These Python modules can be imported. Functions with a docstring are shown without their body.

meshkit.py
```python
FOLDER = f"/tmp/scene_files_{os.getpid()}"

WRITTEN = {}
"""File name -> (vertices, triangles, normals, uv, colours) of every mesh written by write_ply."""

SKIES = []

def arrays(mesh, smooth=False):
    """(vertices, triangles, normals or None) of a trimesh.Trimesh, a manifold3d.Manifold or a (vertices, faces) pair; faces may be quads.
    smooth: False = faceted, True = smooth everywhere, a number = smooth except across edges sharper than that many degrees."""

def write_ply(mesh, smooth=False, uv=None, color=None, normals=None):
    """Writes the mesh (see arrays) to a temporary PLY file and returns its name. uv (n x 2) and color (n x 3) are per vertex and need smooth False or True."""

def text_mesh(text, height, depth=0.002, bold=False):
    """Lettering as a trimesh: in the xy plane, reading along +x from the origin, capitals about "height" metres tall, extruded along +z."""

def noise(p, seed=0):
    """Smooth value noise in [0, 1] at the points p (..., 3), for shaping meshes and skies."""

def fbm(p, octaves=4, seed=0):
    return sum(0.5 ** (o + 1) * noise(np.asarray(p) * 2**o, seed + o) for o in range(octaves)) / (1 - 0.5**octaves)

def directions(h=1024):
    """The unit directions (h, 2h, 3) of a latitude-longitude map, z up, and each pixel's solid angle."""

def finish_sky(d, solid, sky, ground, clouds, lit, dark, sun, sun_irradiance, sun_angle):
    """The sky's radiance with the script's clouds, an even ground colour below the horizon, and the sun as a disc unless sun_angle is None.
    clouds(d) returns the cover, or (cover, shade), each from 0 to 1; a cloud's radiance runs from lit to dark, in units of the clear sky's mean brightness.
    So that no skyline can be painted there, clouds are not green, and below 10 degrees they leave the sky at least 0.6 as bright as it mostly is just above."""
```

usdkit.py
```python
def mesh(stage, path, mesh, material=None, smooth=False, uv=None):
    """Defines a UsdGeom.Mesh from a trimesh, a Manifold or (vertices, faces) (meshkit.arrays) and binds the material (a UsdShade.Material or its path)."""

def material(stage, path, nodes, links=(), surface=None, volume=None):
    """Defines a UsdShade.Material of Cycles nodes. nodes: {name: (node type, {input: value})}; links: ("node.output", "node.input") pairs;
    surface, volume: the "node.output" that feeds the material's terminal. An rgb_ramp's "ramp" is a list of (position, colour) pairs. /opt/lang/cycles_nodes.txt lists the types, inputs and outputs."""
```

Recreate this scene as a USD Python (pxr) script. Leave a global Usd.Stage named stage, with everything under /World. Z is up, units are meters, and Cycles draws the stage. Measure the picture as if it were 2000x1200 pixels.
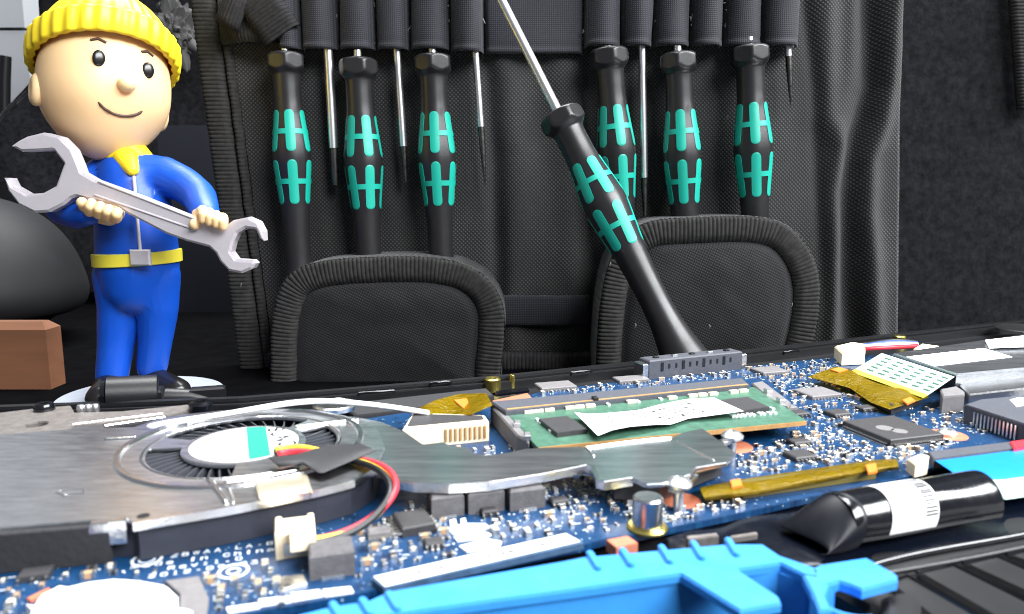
import math, random
import numpy as np, trimesh, manifold3d as m3
from shapely.geometry import Polygon, Point, LineString, box as sbox
from shapely.ops import unary_union
import usdkit, meshkit
from pxr import Usd, UsdGeom, UsdLux, UsdShade, Gf, Sdf

# ---------------------------------------------------------------- stage, camera, lamps (everything below is written in millimetres)
MM = 0.001
stage = Usd.Stage.CreateInMemory()
UsdGeom.SetStageUpAxis(stage, 'Z'); UsdGeom.SetStageMetersPerUnit(stage, 1.0)
UsdGeom.Xform.Define(stage, '/World'); UsdGeom.Scope.Define(stage, '/World/Looks')
FPX, HORIZON, EYE = 1450.0, 380.0, 70.0            # focal length in photo pixels, eye level line, eye height over the table
PITCH = math.atan((600 - HORIZON) / FPX)
cam = UsdGeom.Camera.Define(stage, '/World/camera')
cam.CreateHorizontalApertureAttr(36.0); cam.CreateFocalLengthAttr(36.0 * FPX / 2000)
cam.CreateFStopAttr(29.0); cam.CreateFocusDistanceAttr(0.235)
cam.CreateClippingRangeAttr(Gf.Vec2f(0.01, 50)); cam.CreateExposureAttr(0.0)
cx = UsdGeom.Xformable(cam); cx.AddTranslateOp().Set(Gf.Vec3d(0, 0, EYE * MM)); cx.AddRotateXOp().Set(90 - math.degrees(PITCH))

def lamp(name, loc, look, w, h, power, color):
    l = UsdLux.RectLight.Define(stage, '/World/' + name)
    l.CreateWidthAttr(w); l.CreateHeightAttr(h); l.CreateIntensityAttr(power); l.CreateColorAttr(Gf.Vec3f(*color)); l.CreateNormalizeAttr(True)
    d = np.array(look, float) - np.array(loc, float); d /= np.linalg.norm(d)
    z = -d; x = np.cross([0, 0, 1.0] if abs(z[2]) < .95 else [0, 1.0, 0], z); x /= np.linalg.norm(x); y = np.cross(z, x)
    m = Gf.Matrix4d(*x, 0, *y, 0, *z, 0, *map(float, loc), 1)
    UsdGeom.Xformable(l).AddTransformOp().Set(m)
lamp('ceiling_lamp', (0.10, 0.52, 1.1), (0.0, 0.18, 0), 1.0, 0.55, 11.5, (0.97, 0.985, 1.0))
lamp('window_light', (0.80, -0.32, 0.78), (0.0, 0.25, 0.05), 1.3, 0.5, 16.5, (0.96, 0.98, 1.0))
dome = UsdLux.DomeLight.Define(stage, '/World/room_light')
dm = usdkit.material(stage, '/World/Looks/room_air', {'b': ('background_shader', {'color': (0.82, 0.9, 1.0), 'strength': 0.22})}, [], surface='b.background')
UsdShade.MaterialBindingAPI.Apply(dome.GetPrim()).Bind(dm)

_c, _s = math.cos(PITCH), math.sin(PITCH)
def ray(x, y): return np.array([x - 1000.0, _c * FPX + _s * (600.0 - y), -_s * FPX + _c * (600.0 - y)])
def at(x, y, z):                                   # the point of the level plane z that the photo shows at (x, y)
    d = ray(x, y); return np.array([0, 0, EYE]) + d * ((z - EYE) / d[2])
def atY(x, y, Y):                                  # the same on an upright plane
    d = ray(x, y); return np.array([0, 0, EYE]) + d * (Y / d[1])
ZB = 16.0                                          # top of the circuit board
YAW = math.radians(17.0)                           # how far the laptop is turned
UX = np.array([math.cos(YAW), math.sin(YAW), 0]); VX = np.array([-math.sin(YAW), math.cos(YAW), 0])
PY = 297.0                                         # the tool pouch's upright plane
rng = random.Random(7)

# ---------------------------------------------------------------- helpers
used = {}
def numbered(path):
    n = used.get(path, 0); used[path] = n + 1
    return path if n == 0 else f'{path}_{n:03d}'
class T:
    def __init__(s, path, loc): s.path, s.loc = path, np.array(loc, float)
def tag(path, label=None, cat=None, group=None, kind=None):
    p = stage.GetPrimAtPath(path)
    for k, v in (('label', label), ('category', cat), ('group', group), ('kind', kind)):
        if v: p.SetCustomDataByKey(k, v)
def thing(name, label, cat, loc=(0, 0, 0), group=None):
    path = numbered('/World/' + name)
    x = UsdGeom.Xform.Define(stage, path); x.AddTranslateOp().Set(Gf.Vec3d(*[float(v) * MM for v in loc]))
    tag(path, label, cat, group)
    return T(path, loc)
def V(mesh, smooth):
    v, f, n = meshkit.arrays(mesh, smooth)
    return v, f, n
def obj(name, mesh, mat, parent=None, label=None, cat=None, group=None, kind=None, smooth=False):
    """One Mesh prim: a part of parent (a thing or a part), or a thing of its own at top level."""
    if isinstance(mesh, list): mesh = cat_m(mesh)
    base = parent.path if parent else '/World'
    loc = parent.loc if parent else np.zeros(3)
    if hasattr(mesh, 'to_mesh'):
        mm = mesh.to_mesh(); mesh = trimesh.Trimesh(mm.vert_properties[:, :3], mm.tri_verts, process=False)
    mesh = mesh.copy()
    if parent is None:
        b = mesh.bounds; loc = np.array([b[:, 0].mean(), b[:, 1].mean(), b[0, 2]])
    mesh.apply_translation(-loc)
    if smooth is False or smooth is None or smooth is True:
        mesh.apply_scale(MM)
        path = numbered(base + '/' + name)
        m = usdkit.mesh(stage, path, mesh, MAT[mat], smooth=smooth)
    else:
        path = numbered(base + '/' + name)
        mesh.merge_vertices()
        mesh.apply_scale(1.0)
        v, f, n = meshkit.arrays(mesh, smooth)
        m = usdkit.mesh(stage, path, (v * MM, f), MAT[mat])
        from pxr import Vt
        m.CreateNormalsAttr(Vt.Vec3fArray.FromNumpy(n.astype(np.float32))); m.SetNormalsInterpolation('vertex')
    if parent is None:
        UsdGeom.Xformable(m).AddTranslateOp().Set(Gf.Vec3d(*[float(v) * MM for v in loc]))
    tag(path, label, cat, group, kind)
    return T(path, loc)
def cat_m(ms): return trimesh.util.concatenate([x for x in ms])
def TM(v, f): return trimesh.Trimesh(np.asarray(v, float), np.asarray(f, int), process=False)
def cbox(L, W, H, ch=0.12):
    """A box on z = 0 with its upper edges chamfered."""
    a, b = L / 2, W / 2; ch = min(ch, a * .6, b * .6, H * .5)
    p = [(sx * a, sy * b, z) for sx in (-1, 1) for sy in (-1, 1) for z in (0, H - ch)] + [(sx * (a - ch), sy * (b - ch), H) for sx in (-1, 1) for sy in (-1, 1)]
    return trimesh.convex.convex_hull(np.array(p))
def put(m, p, yaw=YAW, tilt=None):
    m = m.copy()
    if tilt is not None: m.apply_transform(trimesh.transformations.rotation_matrix(tilt[0], tilt[1]))
    m.apply_transform(trimesh.transformations.rotation_matrix(yaw, [0, 0, 1])); m.apply_translation(p)
    return m
def prism(poly, z0, z1, ch=0.0):
    """A world outline (2-D points or shapely) from z0 up to z1, its upper edge chamfered by ch."""
    P = poly if isinstance(poly, Polygon) else Polygon([(p[0], p[1]) for p in poly])
    if not P.is_valid: P = P.buffer(0)
    ms = []
    for g in (getattr(P, 'geoms', [P])):
        cs = m3.CrossSection([np.array(r.coords)[:-1] for r in [g.exterior, *g.interiors]], m3.FillRule.EvenOdd)
        if ch > 0:
            low = m3.Manifold.extrude(cs, z1 - z0 - ch).translate((0, 0, z0))
            k = 3; parts = [low]
            for i in range(k):
                parts.append(m3.Manifold.extrude(cs.offset(-ch * (i + 1) / k, m3.JoinType.Round if False else m3.JoinType.Miter), ch / k + .001).translate((0, 0, z1 - ch + ch * i / k - .001)))
            m = parts[0]
            for q in parts[1:]: m = m + q
        else: m = m3.Manifold.extrude(cs, z1 - z0).translate((0, 0, z0))
        mm = m.to_mesh(); ms.append(TM(mm.vert_properties[:, :3], mm.tri_verts))
    return cat_m(ms)
def pxpoly(pts, z): return [at(x, y, z)[:2] for x, y in pts]
def tube(pts, r, n=8, caps=True):
    """A bent rod through pts; r a number or one radius per point."""
    P = np.asarray(pts, float); R = np.broadcast_to(np.asarray(r, float), (len(P),))
    t = np.gradient(P, axis=0); t /= np.linalg.norm(t, axis=1, keepdims=True) + 1e-12
    a = np.cross(t[0], [0, 0, 1.0] if abs(t[0][2]) < .9 else [1.0, 0, 0]); a /= np.linalg.norm(a); A = []
    for k in range(len(P)):
        a = a - t[k] * (a @ t[k]); a /= np.linalg.norm(a); A.append(a)
    A = np.array(A); B = np.cross(t, A); th = np.arange(n) * 2 * np.pi / n
    v = P[:, None] + R[:, None, None] * (np.cos(th)[None, :, None] * A[:, None] + np.sin(th)[None, :, None] * B[:, None])
    v = v.reshape(-1, 3); f = []
    for i in range(len(P) - 1):
        for j in range(n):
            q = (i * n + j, i * n + (j + 1) % n, (i + 1) * n + (j + 1) % n, (i + 1) * n + j); f += [(q[0], q[1], q[2]), (q[0], q[2], q[3])]
    if caps:
        v = np.vstack([v, P[0], P[-1]]); c0, c1 = len(v) - 2, len(v) - 1; e = (len(P) - 1) * n
        for j in range(n): f += [(c0, (j + 1) % n, j), (c1, e + j, e + (j + 1) % n)]
    return TM(v, f)
def spline(pts, n=40):
    from scipy.interpolate import CubicSpline
    P = np.asarray(pts, float); d = np.r_[0, np.cumsum(np.linalg.norm(np.diff(P, axis=0), axis=1))]
    return CubicSpline(d, P)(np.linspace(0, d[-1], n))
def grid(F, flip=False, wrap=False):
    """A sheet over an array of points F (rows, columns, 3)."""
    r, c = F.shape[:2]; i, j = np.meshgrid(np.arange(r - 1), np.arange(c if wrap else c - 1), indexing='ij')
    q = np.stack([i * c + j, i * c + (j + 1) % c, (i + 1) * c + (j + 1) % c, (i + 1) * c + j], -1).reshape(-1, 4)
    f = np.vstack([q[:, [0, 1, 2]], q[:, [0, 2, 3]]])
    return TM(F.reshape(-1, 3), f[:, ::-1] if flip else f)
def slab(F, off):
    """A sheet with thickness: F and F + off joined along the rim."""
    G = F + np.asarray(off, float); r, c = F.shape[:2]
    a, b = grid(F), grid(G, flip=True)
    rim = [(0, j) for j in range(c)] + [(i, c - 1) for i in range(1, r)] + [(r - 1, j) for j in range(c - 2, -1, -1)] + [(i, 0) for i in range(r - 2, 0, -1)]
    R = np.array([[F[i, j], G[i, j]] for i, j in rim]); side = grid(np.transpose(R, (1, 0, 2)), wrap=True)
    m = cat_m([a, b, side]); m.merge_vertices(); m.fix_normals(); return m
def lathe(prof, n=32, hexpart=None):
    """prof: (radius, height) pairs turned about z; closed at both ends."""
    th = np.arange(n) * 2 * np.pi / n
    F = np.array([[(r * math.cos(t), r * math.sin(t), h) for t in th] for r, h in prof]); m = grid(F, wrap=True)
    v = np.vstack([m.vertices, [0, 0, prof[0][1]], [0, 0, prof[-1][1]]]); c0, c1, e = len(v) - 2, len(v) - 1, (len(prof) - 1) * n
    f = list(map(tuple, m.faces)) + [(c0, (j + 1) % n, j) for j in range(n)] + [(c1, e + j, e + (j + 1) % n) for j in range(n)]
    return TM(v, f)
def frame(m, o, zdir, spin=0.0):
    """Stands a shape built along +z at o with its axis along zdir."""
    z = np.asarray(zdir, float) / np.linalg.norm(zdir); x = np.cross([0, 1.0, 0], z); x /= np.linalg.norm(x); y = np.cross(z, x)
    M = np.eye(4); M[:3, 0], M[:3, 1], M[:3, 2], M[:3, 3] = x, y, z, o
    m = m.copy(); m.apply_transform(trimesh.transformations.rotation_matrix(spin, [0, 0, 1])); m.apply_transform(M); return m
def flat_text(txt, p0, p1, height, z, bold=False, depth=0.04):
    """Lettering printed flat on the level z, running from p0 to p1 (world points)."""
    m = meshkit.text_mesh(txt, height, depth, bold); b = m.bounds
    d = np.array(p1[:2]) - np.array(p0[:2]); L = np.linalg.norm(d); m.apply_translation([-b[0, 0], 0, 0]); m.apply_scale([L / (b[1, 0] - b[0, 0]), 1, 1])
    m.apply_transform(trimesh.transformations.rotation_matrix(math.atan2(d[1], d[0]), [0, 0, 1])); m.apply_translation([p0[0], p0[1], z]); return m
def hullchain(pts, segs=16):
    """A limb: pts of (point, radius), each bone the hull of the spheres at its ends."""
    sp = [m3.Manifold.sphere(r, segs).translate(tuple(map(float, p))) for p, r in pts]
    out = m3.Manifold()
    for a, b in zip(sp, sp[1:]): out = out + m3.Manifold.batch_hull([a, b])
    return out
def soft(man, length, it=12):
    m = man.refine_to_length(length).to_mesh(); t = trimesh.Trimesh(m.vert_properties[:, :3], m.tri_verts)
    trimesh.smoothing.filter_taubin(t, 0.5, 0.53, it); return t

# ---------------------------------------------------------------- materials
MAT = {}
def lin(r, g, b): return tuple(((c / 255 + .055) / 1.055) ** 2.4 if c > 10 else c / 255 / 12.92 for c in (r, g, b))
def mat(name, color, rough=0.5, metal=0.0, noise=0.0, nscale=400, bump=0.0, bscale=900, coat=0.0, spec=0.5, rvar=0.0, sheen=0.0, sss=0.0, stretch=(1, 1, 1)):
    """A surface of one colour with uneven tone (noise), relief (bump) and gloss (rvar)."""
    p = {'base_color': color, 'roughness': rough, 'metallic': metal, 'specular_ior_level': spec}
    if coat: p.update(coat_weight=coat, coat_roughness=.08)
    if sheen: p.update(sheen_weight=sheen, sheen_roughness=.4)
    if sss: p.update(subsurface_weight=sss, subsurface_scale=.002, subsurface_radius=(1, .4, .25))
    n, l = {'p': ('principled_bsdf', p)}, []
    if noise or bump or rvar:
        n['g'] = ('geometry', {}); n['m'] = ('mapping', {'scale': stretch}); l.append(('g.position', 'm.vector'))
    if noise:
        n['n'] = ('noise_texture', {'scale': nscale, 'detail': 4, 'roughness': .6}); l.append(('m.vector', 'n.vector'))
        c = np.array(color)
        n['r'] = ('rgb_ramp', {'ramp': [(.3, tuple(c * (1 - noise))), (.7, tuple(np.minimum(c * (1 + noise), 1)))]}); l += [('n.fac', 'r.fac'), ('r.color', 'p.base_color')]
    if rvar:
        n['n2'] = ('noise_texture', {'scale': nscale * .6, 'detail': 5, 'roughness': .7}); l.append(('m.vector', 'n2.vector'))
        n['r2'] = ('rgb_ramp', {'ramp': [(.32, (max(rough - rvar, .03),) * 3), (.68, (rough + rvar,) * 3)]}); l += [('n2.fac', 'r2.fac'), ('r2.color', 'p.roughness')]
    if bump:
        n['b'] = ('noise_texture', {'scale': bscale, 'detail': 3}); n['u'] = ('bump', {'strength': bump, 'distance': .0003}); l += [('m.vector', 'b.vector'), ('b.fac', 'u.height'), ('u.normal', 'p.normal')]
    MAT[name] = usdkit.material(stage, '/World/Looks/' + name, n, l, surface='p.BSDF')
def weave(name, dark, light, period=1.2, bump=.6, rot=0.0, cross=True, rough=.75, sheen=.15, second=None):
    """Woven cloth: two crossed sets of threads give colour and relief."""
    sc = .314 / (period * MM)
    n = {'g': ('geometry', {}), 'm1': ('mapping', {'rotation': (0, math.radians(45 + rot), 0)}), 'm2': ('mapping', {'rotation': (0, math.radians(-45 + rot), 0)}),
         'w1': ('wave_texture', {'bands_direction': 'x', 'scale': sc, 'distortion': .6, 'detail_scale': 3.0}), 'w2': ('wave_texture', {'bands_direction': 'x', 'scale': sc * (1.0 if cross else .35), 'distortion': .6}),
         'x': ('math', {'math_type': 'multiply'}), 'nz': ('noise_texture', {'scale': 60, 'detail': 6, 'roughness': .65}), 'y': ('math', {'math_type': 'multiply'}),
         'r': ('rgb_ramp', {'ramp': [(0, dark), (.6, light)]}), 'u': ('bump', {'strength': bump, 'distance': .0004}),
         'p': ('principled_bsdf', {'roughness': rough, 'specular_ior_level': .3, 'sheen_weight': sheen, 'sheen_roughness': .5})}
    l = [('g.position', 'm1.vector'), ('g.position', 'm2.vector'), ('m1.vector', 'w1.vector'), ('m2.vector', 'w2.vector'), ('w1.fac', 'x.value1'), ('w2.fac', 'x.value2'), ('g.position', 'nz.vector'),
         ('x.value', 'y.value1'), ('nz.fac', 'y.value2'), ('y.value', 'r.fac'), ('r.color', 'p.base_color'), ('x.value', 'u.height'), ('u.normal', 'p.normal')]
    MAT[name] = usdkit.material(stage, '/World/Looks/' + name, n, l, surface='p.BSDF')
weave('pouch_cloth', lin(24, 24, 25), lin(80, 79, 78), 1.1, .5)
weave('pocket_cloth', lin(11, 11, 12), lin(36, 35, 38), .95, .5, rot=20)
weave('elastic_cloth', lin(26, 26, 31), lin(58, 58, 68), .7, .35, rot=45, rough=.7)
mat('ribbed_tape', lin(46, 45, 44), .85, noise=.35, nscale=500, bump=.3, bscale=4000, spec=.2)
mat('ribbed_tape_dark', lin(40, 39, 40), .8, noise=.35, nscale=500, bump=.3, bscale=4000, spec=.2)
mat('felt', lin(24, 24, 27), .95, noise=.6, nscale=330, bump=.7, bscale=700, spec=.1, sheen=.1)
mat('thread', lin(120, 118, 118), .8)
mat('table_black', lin(9, 9, 11), .95, spec=.02, noise=.3, nscale=120)
mat('wall_dark', lin(24, 24, 28), .9, noise=.4, nscale=10)
mat('cabinet_grey', lin(150, 152, 156), .6, noise=.06, nscale=20)
mat('navy', lin(9, 11, 24), .7, noise=.3, nscale=30)
mat('dark_plastic', lin(30, 30, 32), .6, spec=.3, noise=.15, nscale=60)
mat('brown_card', lin(128, 86, 62), .5, noise=.12, nscale=60, stretch=(.3, 1, 3))
mat('grey_paper', lin(56, 55, 55), .8, noise=.4, nscale=50, bump=.6, bscale=120)
mat('handle_black', lin(30, 29, 31), .36, bump=.06, bscale=3000, rvar=.03)
mat('handle_hex', lin(40, 40, 43), .34, bump=.15, bscale=3000)
mat('teal', lin(14, 160, 140), .45, rvar=.06, bump=.1, bscale=3000)
mat('chrome', lin(232, 232, 234), .36, 1.0)
mat('dark_steel', lin(96, 92, 90), .35, 1.0, rvar=.1, nscale=900)
mat('toy_blue', lin(14, 76, 184), .42, rvar=.06, nscale=300, bump=.05, bscale=700)
mat('toy_yellow', lin(238, 208, 40), .42, bump=.04, bscale=500)
mat('toy_belt', lin(222, 206, 62), .45)
mat('toy_skin', lin(238, 198, 148), .45, sss=.15, rvar=.05, nscale=200)
mat('toy_black', lin(26, 24, 24), .25)
mat('toy_white', lin(240, 240, 240), .3)
mat('toy_brown', lin(70, 48, 34), .5)
mat('wrench_silver', lin(200, 194, 199), .36, .3, rvar=.06, nscale=300, bump=.06, bscale=900)
mat('base_grey', lin(172, 178, 190), .5, noise=.05)
def pcb_look():
    n = {'g': ('geometry', {}), 'm': ('mapping', {'rotation': (0, 0, -YAW)}), 'v': ('voronoi_texture', {'metric': 'manhattan', 'feature': 'f1', 'scale': 330}), 'k': ('brick_texture', {'scale': 420, 'mortar_size': .03, 'color1': lin(4, 34, 70), 'color2': lin(6, 44, 84), 'mortar': lin(22, 70, 108)}),
         'v2': ('voronoi_texture', {'feature': 'f1', 'scale': 900}), 'r2': ('rgb_ramp', {'ramp': [(.0, (1, 1, 1)), (.14, (1, 1, 1)), (.17, (0, 0, 0))]}), 'nz': ('noise_texture', {'scale': 110, 'detail': 2}), 'rz': ('rgb_ramp', {'ramp': [(.5, (0, 0, 0)), (.56, (1, 1, 1))]}),
         'mu': ('math', {'math_type': 'multiply'}), 'mx': ('mix', {}), 'base': ('rgb_ramp', {'ramp': [(.3, lin(5, 34, 68)), (.6, lin(14, 58, 98))]}), 'mx2': ('mix', {'fac': .45}),
         'u': ('bump', {'strength': .25, 'distance': .0002}), 'p': ('principled_bsdf', {'roughness': .34, 'specular_ior_level': .5})}
    l = [('g.position', 'm.vector'), ('m.vector', 'k.vector'), ('m.vector', 'v.vector'), ('m.vector', 'v2.vector'), ('m.vector', 'nz.vector'), ('v2.distance', 'r2.fac'), ('nz.fac', 'rz.fac'), ('r2.color', 'mu.value1'), ('rz.color', 'mu.value2'),
         ('v.distance', 'base.fac'), ('base.color', 'mx2.color1'), ('k.color', 'mx2.color2'), ('v.distance', 'u.height'), ('u.normal', 'p.normal'), ('mx2.color', 'mx.color1'), ('mu.value', 'mx.fac'), ('mx.color', 'p.base_color')]
    n['mx'] = ('mix', {'color2': lin(150, 175, 190)})
    MAT['board_blue'] = usdkit.material(stage, '/World/Looks/board_blue', n, l, surface='p.BSDF')
pcb_look()
mat('board_edge', lin(60, 84, 110), .5, noise=.3)
mat('board_green', lin(64, 102, 84), .42, noise=.25, nscale=500, bump=.2, bscale=1500)
mat('board_tan', lin(170, 130, 80), .5, noise=.2)
mat('chip_black', lin(54, 53, 55), .5, noise=.15, nscale=900, bump=.15, bscale=4000)
mat('chip_grey', lin(112, 109, 110), .55, noise=.12, nscale=800)
mat('inductor_grey', lin(88, 86, 88), .65, noise=.2, nscale=900, bump=.3, bscale=3000)
mat('solder', lin(228, 226, 220), .3, 1.0, bump=.3, bscale=3000)
mat('cap_tan', lin(176, 142, 108), .5)
mat('cap_dark', lin(40, 38, 40), .5)
mat('cap_cream', lin(216, 208, 190), .5)
mat('silk_white', lin(225, 230, 232), .6)
mat('cream_plastic', lin(234, 218, 188), .5, noise=.05)
mat('slot_grey', lin(74, 76, 84), .5, noise=.1, nscale=800, bump=.15, bscale=3000)
mat('copper', lin(214, 130, 100), .45, .35, noise=.1)
mat('brass', lin(214, 196, 110), .3, 1.0)
mat('steel_sheet', lin(204, 207, 211), .27, 1.0, rvar=.025, nscale=900, noise=.025, stretch=(.1, 1, 1))
mat('steel_worn', lin(212, 214, 218), .29, 1.0, rvar=.035, nscale=1100, noise=.04, stretch=(.25, 1, 1))
mat('steel_bright', lin(232, 232, 232), .22, 1.0, bump=.2, bscale=1200)
mat('hinge_metal', lin(140, 134, 130), .5, .8, noise=.2, nscale=600, bump=.2, bscale=2500)
mat('fan_plastic', lin(42, 44, 54), .5, noise=.12, nscale=300, bump=.15, bscale=2500)
mat('black_plastic', lin(17, 17, 20), .42, noise=.2, nscale=200, bump=.1, bscale=2000)
mat('black_gloss', lin(14, 15, 20), .18, rvar=.06, bump=.12, bscale=260, coat=.4)
mat('film_navy', lin(8, 12, 22), .22, spec=.25, rvar=.06, nscale=300, bump=.15, bscale=400)
mat('film_matt', lin(10, 13, 22), .42, spec=.25, rvar=.06, nscale=300)
mat('black_tape', lin(40, 40, 43), .6, bump=.4, bscale=900)
mat('foil_tan', lin(176, 164, 144), .42, .5, noise=.1, bump=.4, bscale=3000)
mat('label_white', lin(236, 236, 236), .55, noise=.03, bump=.1, bscale=900)
mat('label_ink', lin(36, 36, 40), .6)
mat('label_teal', lin(20, 160, 120), .5)
mat('wire_red', lin(206, 50, 62), .4)
mat('wire_yellow', lin(226, 196, 60), .4)
mat('wire_black', lin(22, 22, 24), .4)
mat('wire_blue', lin(60, 84, 150), .4)
mat('wire_white', lin(236, 236, 236), .45)
mat('ribbon_green', lin(186, 216, 204), .4, noise=.04)
mat('ribbon_blue', lin(14, 130, 222), .4, noise=.05)
mat('clip_blue', lin(56, 140, 216), .42, rvar=.08, nscale=260, noise=.05, bump=.12, bscale=900)
mat('orange_tab', lin(226, 120, 40), .5)
mat('amber_solid', lin(96, 86, 36), .4)
mat('blade_grey', lin(66, 68, 74), .35)
def kapton():
    n = {'t': ('transparent_bsdf', {'color': lin(206, 172, 62)}), 'g': ('principled_bsdf', {'base_color': lin(170, 146, 22), 'roughness': .16}), 'm': ('mix_closure', {'fac': .34}), 'geo': ('geometry', {}), 'b': ('noise_texture', {'scale': 300, 'detail': 4, 'distortion': 1.5}), 'u': ('bump', {'strength': .9, 'distance': .0012})}
    MAT['amber_tape'] = usdkit.material(stage, '/World/Looks/amber_tape', n, [('t.BSDF', 'm.closure1'), ('g.BSDF', 'm.closure2'), ('geo.position', 'b.vector'), ('b.fac', 'u.height'), ('u.normal', 'g.normal')], surface='m.closure')
kapton()
# ---------------------------------------------------------------- the setting and what stands far behind
obj('table', trimesh.creation.box(bounds=[(-900, -60, -4), (900, 1000, 0)]), 'table_black', kind='structure')
obj('wall', trimesh.creation.box(bounds=[(-900, 1000, -4), (900, 1020, 900)]), 'wall_dark', kind='structure')
def quad_x(x0, x1, y0, y1, Y): a, b = atY(x0, y1, Y), atY(x1, y0, Y); return a[0], b[0], a[2], b[2]
cab = thing('grey_cabinet', 'pale grey cabinet front with a level seam behind the toy figure', 'cabinet', (-430, 620, 0))
xa, xb, _, zs = quad_x(-500, 50, 57, 160, 620)
obj('panel', prism(sbox(xa, 620, xb, 660), 0, zs - 1, .8), 'cabinet_grey', cab)
obj('panel', prism(sbox(xa, 619, xb, 660), zs + 1, zs + 260, .8), 'cabinet_grey', cab)
p = [atY(12, 300, 540), atY(9, 205, 540), atY(11, 110, 540)]; p[0][2] = 0; p = [np.array([p[0][0], 540, 0])] + p[1:]
obj('black_post', tube(spline(p, 12), 3.6, 12), 'black_plastic', label='thin black upright post in front of the grey cabinet', cat='post', smooth=40)
# a big black bag, its folds running down and left
def bag():
    P = [(46, -140), (66, 96), (50, 150), (20, 190), (-70, 300), (-260, 430), (-260, 760), (520, 760), (520, -140)]
    poly = Polygon([(atY(x, y, 470)[0], max(atY(x, y, 470)[2], 0)) for x, y in P]).buffer(6).buffer(-6)
    m = prism(poly, 0, 40, 8); m = m.subdivide_to_size(14); v = m.vertices
    v = np.c_[v[:, 0], 510 - v[:, 2], v[:, 1]]; n = meshkit.fbm(v / 45.0 * [1, 1, .45] + [0, 0, 0], 3, 3); v[:, 1] -= (n - .5) * 26 * (v[:, 1] < 505); v[:, 2] = np.maximum(v[:, 2], 0)
    t = TM(v, m.faces[:, ::-1]); t.fix_normals(); return t
obj('black_bag', bag(), 'felt', label='large slumped black bag filling the dark behind the toy figure', cat='bag', smooth=True)
c = atY(-52, 600, 345); R = np.array([(27, 0), (30, 9), (34, 12), (46, 17), (48, 22), (47, 32), (42, 46), (33, 58), (18, 67), (4, 70)])
dome_ = lathe([(r, z) for r, z in spline(R, 40)], 48); dome_.apply_translation([c[0], 345, 0])
obj('grey_dome', dome_, 'dark_plastic', label='rounded dark grey plastic housing at the left edge behind the brown box', cat='housing', smooth=True)
bx1 = atY(94, 700, 262)[0]
box_ = cbox(120, 9, 24.5, 2.6).subdivide_to_size(8); box_.apply_translation([bx1 - 60, 262 + 4.5, 0])
obj('brown_box', box_, 'brown_card', label='smooth brown box low at the left edge behind the laptop hinge', cat='box', smooth=40)
def crumple(cx_, cy_, Y, rx, ry, rz, seed, amp):
    s = trimesh.creation.icosphere(4, 1.0); n = meshkit.fbm(s.vertices * 2.2 + seed, 4, seed); v = s.vertices * (1 + amp * (np.abs(n - .5) * 2 - .3))[:, None] * [rx, ry, rz]
    return TM(v + [atY(cx_, cy_, Y)[0], Y, atY(cx_, cy_, Y)[2]], s.faces)
nv = atY(330, 600, 440)[0]
navy = prism(sbox(nv, 440, nv + 60, 446), 0, atY(330, 245, 440)[2], 1.0)
obj('navy_folder', navy, 'navy', label='dark navy folder standing upright between the toy figure and the pouch', cat='folder')
cr = crumple(340, 62, 446, 13, 9, 19, 5, .9); obj('grey_bundle', cr, 'grey_paper', label='crumpled dark grey bundle above the navy folder beside the pouch edge', cat='bundle', smooth=30)
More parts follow.
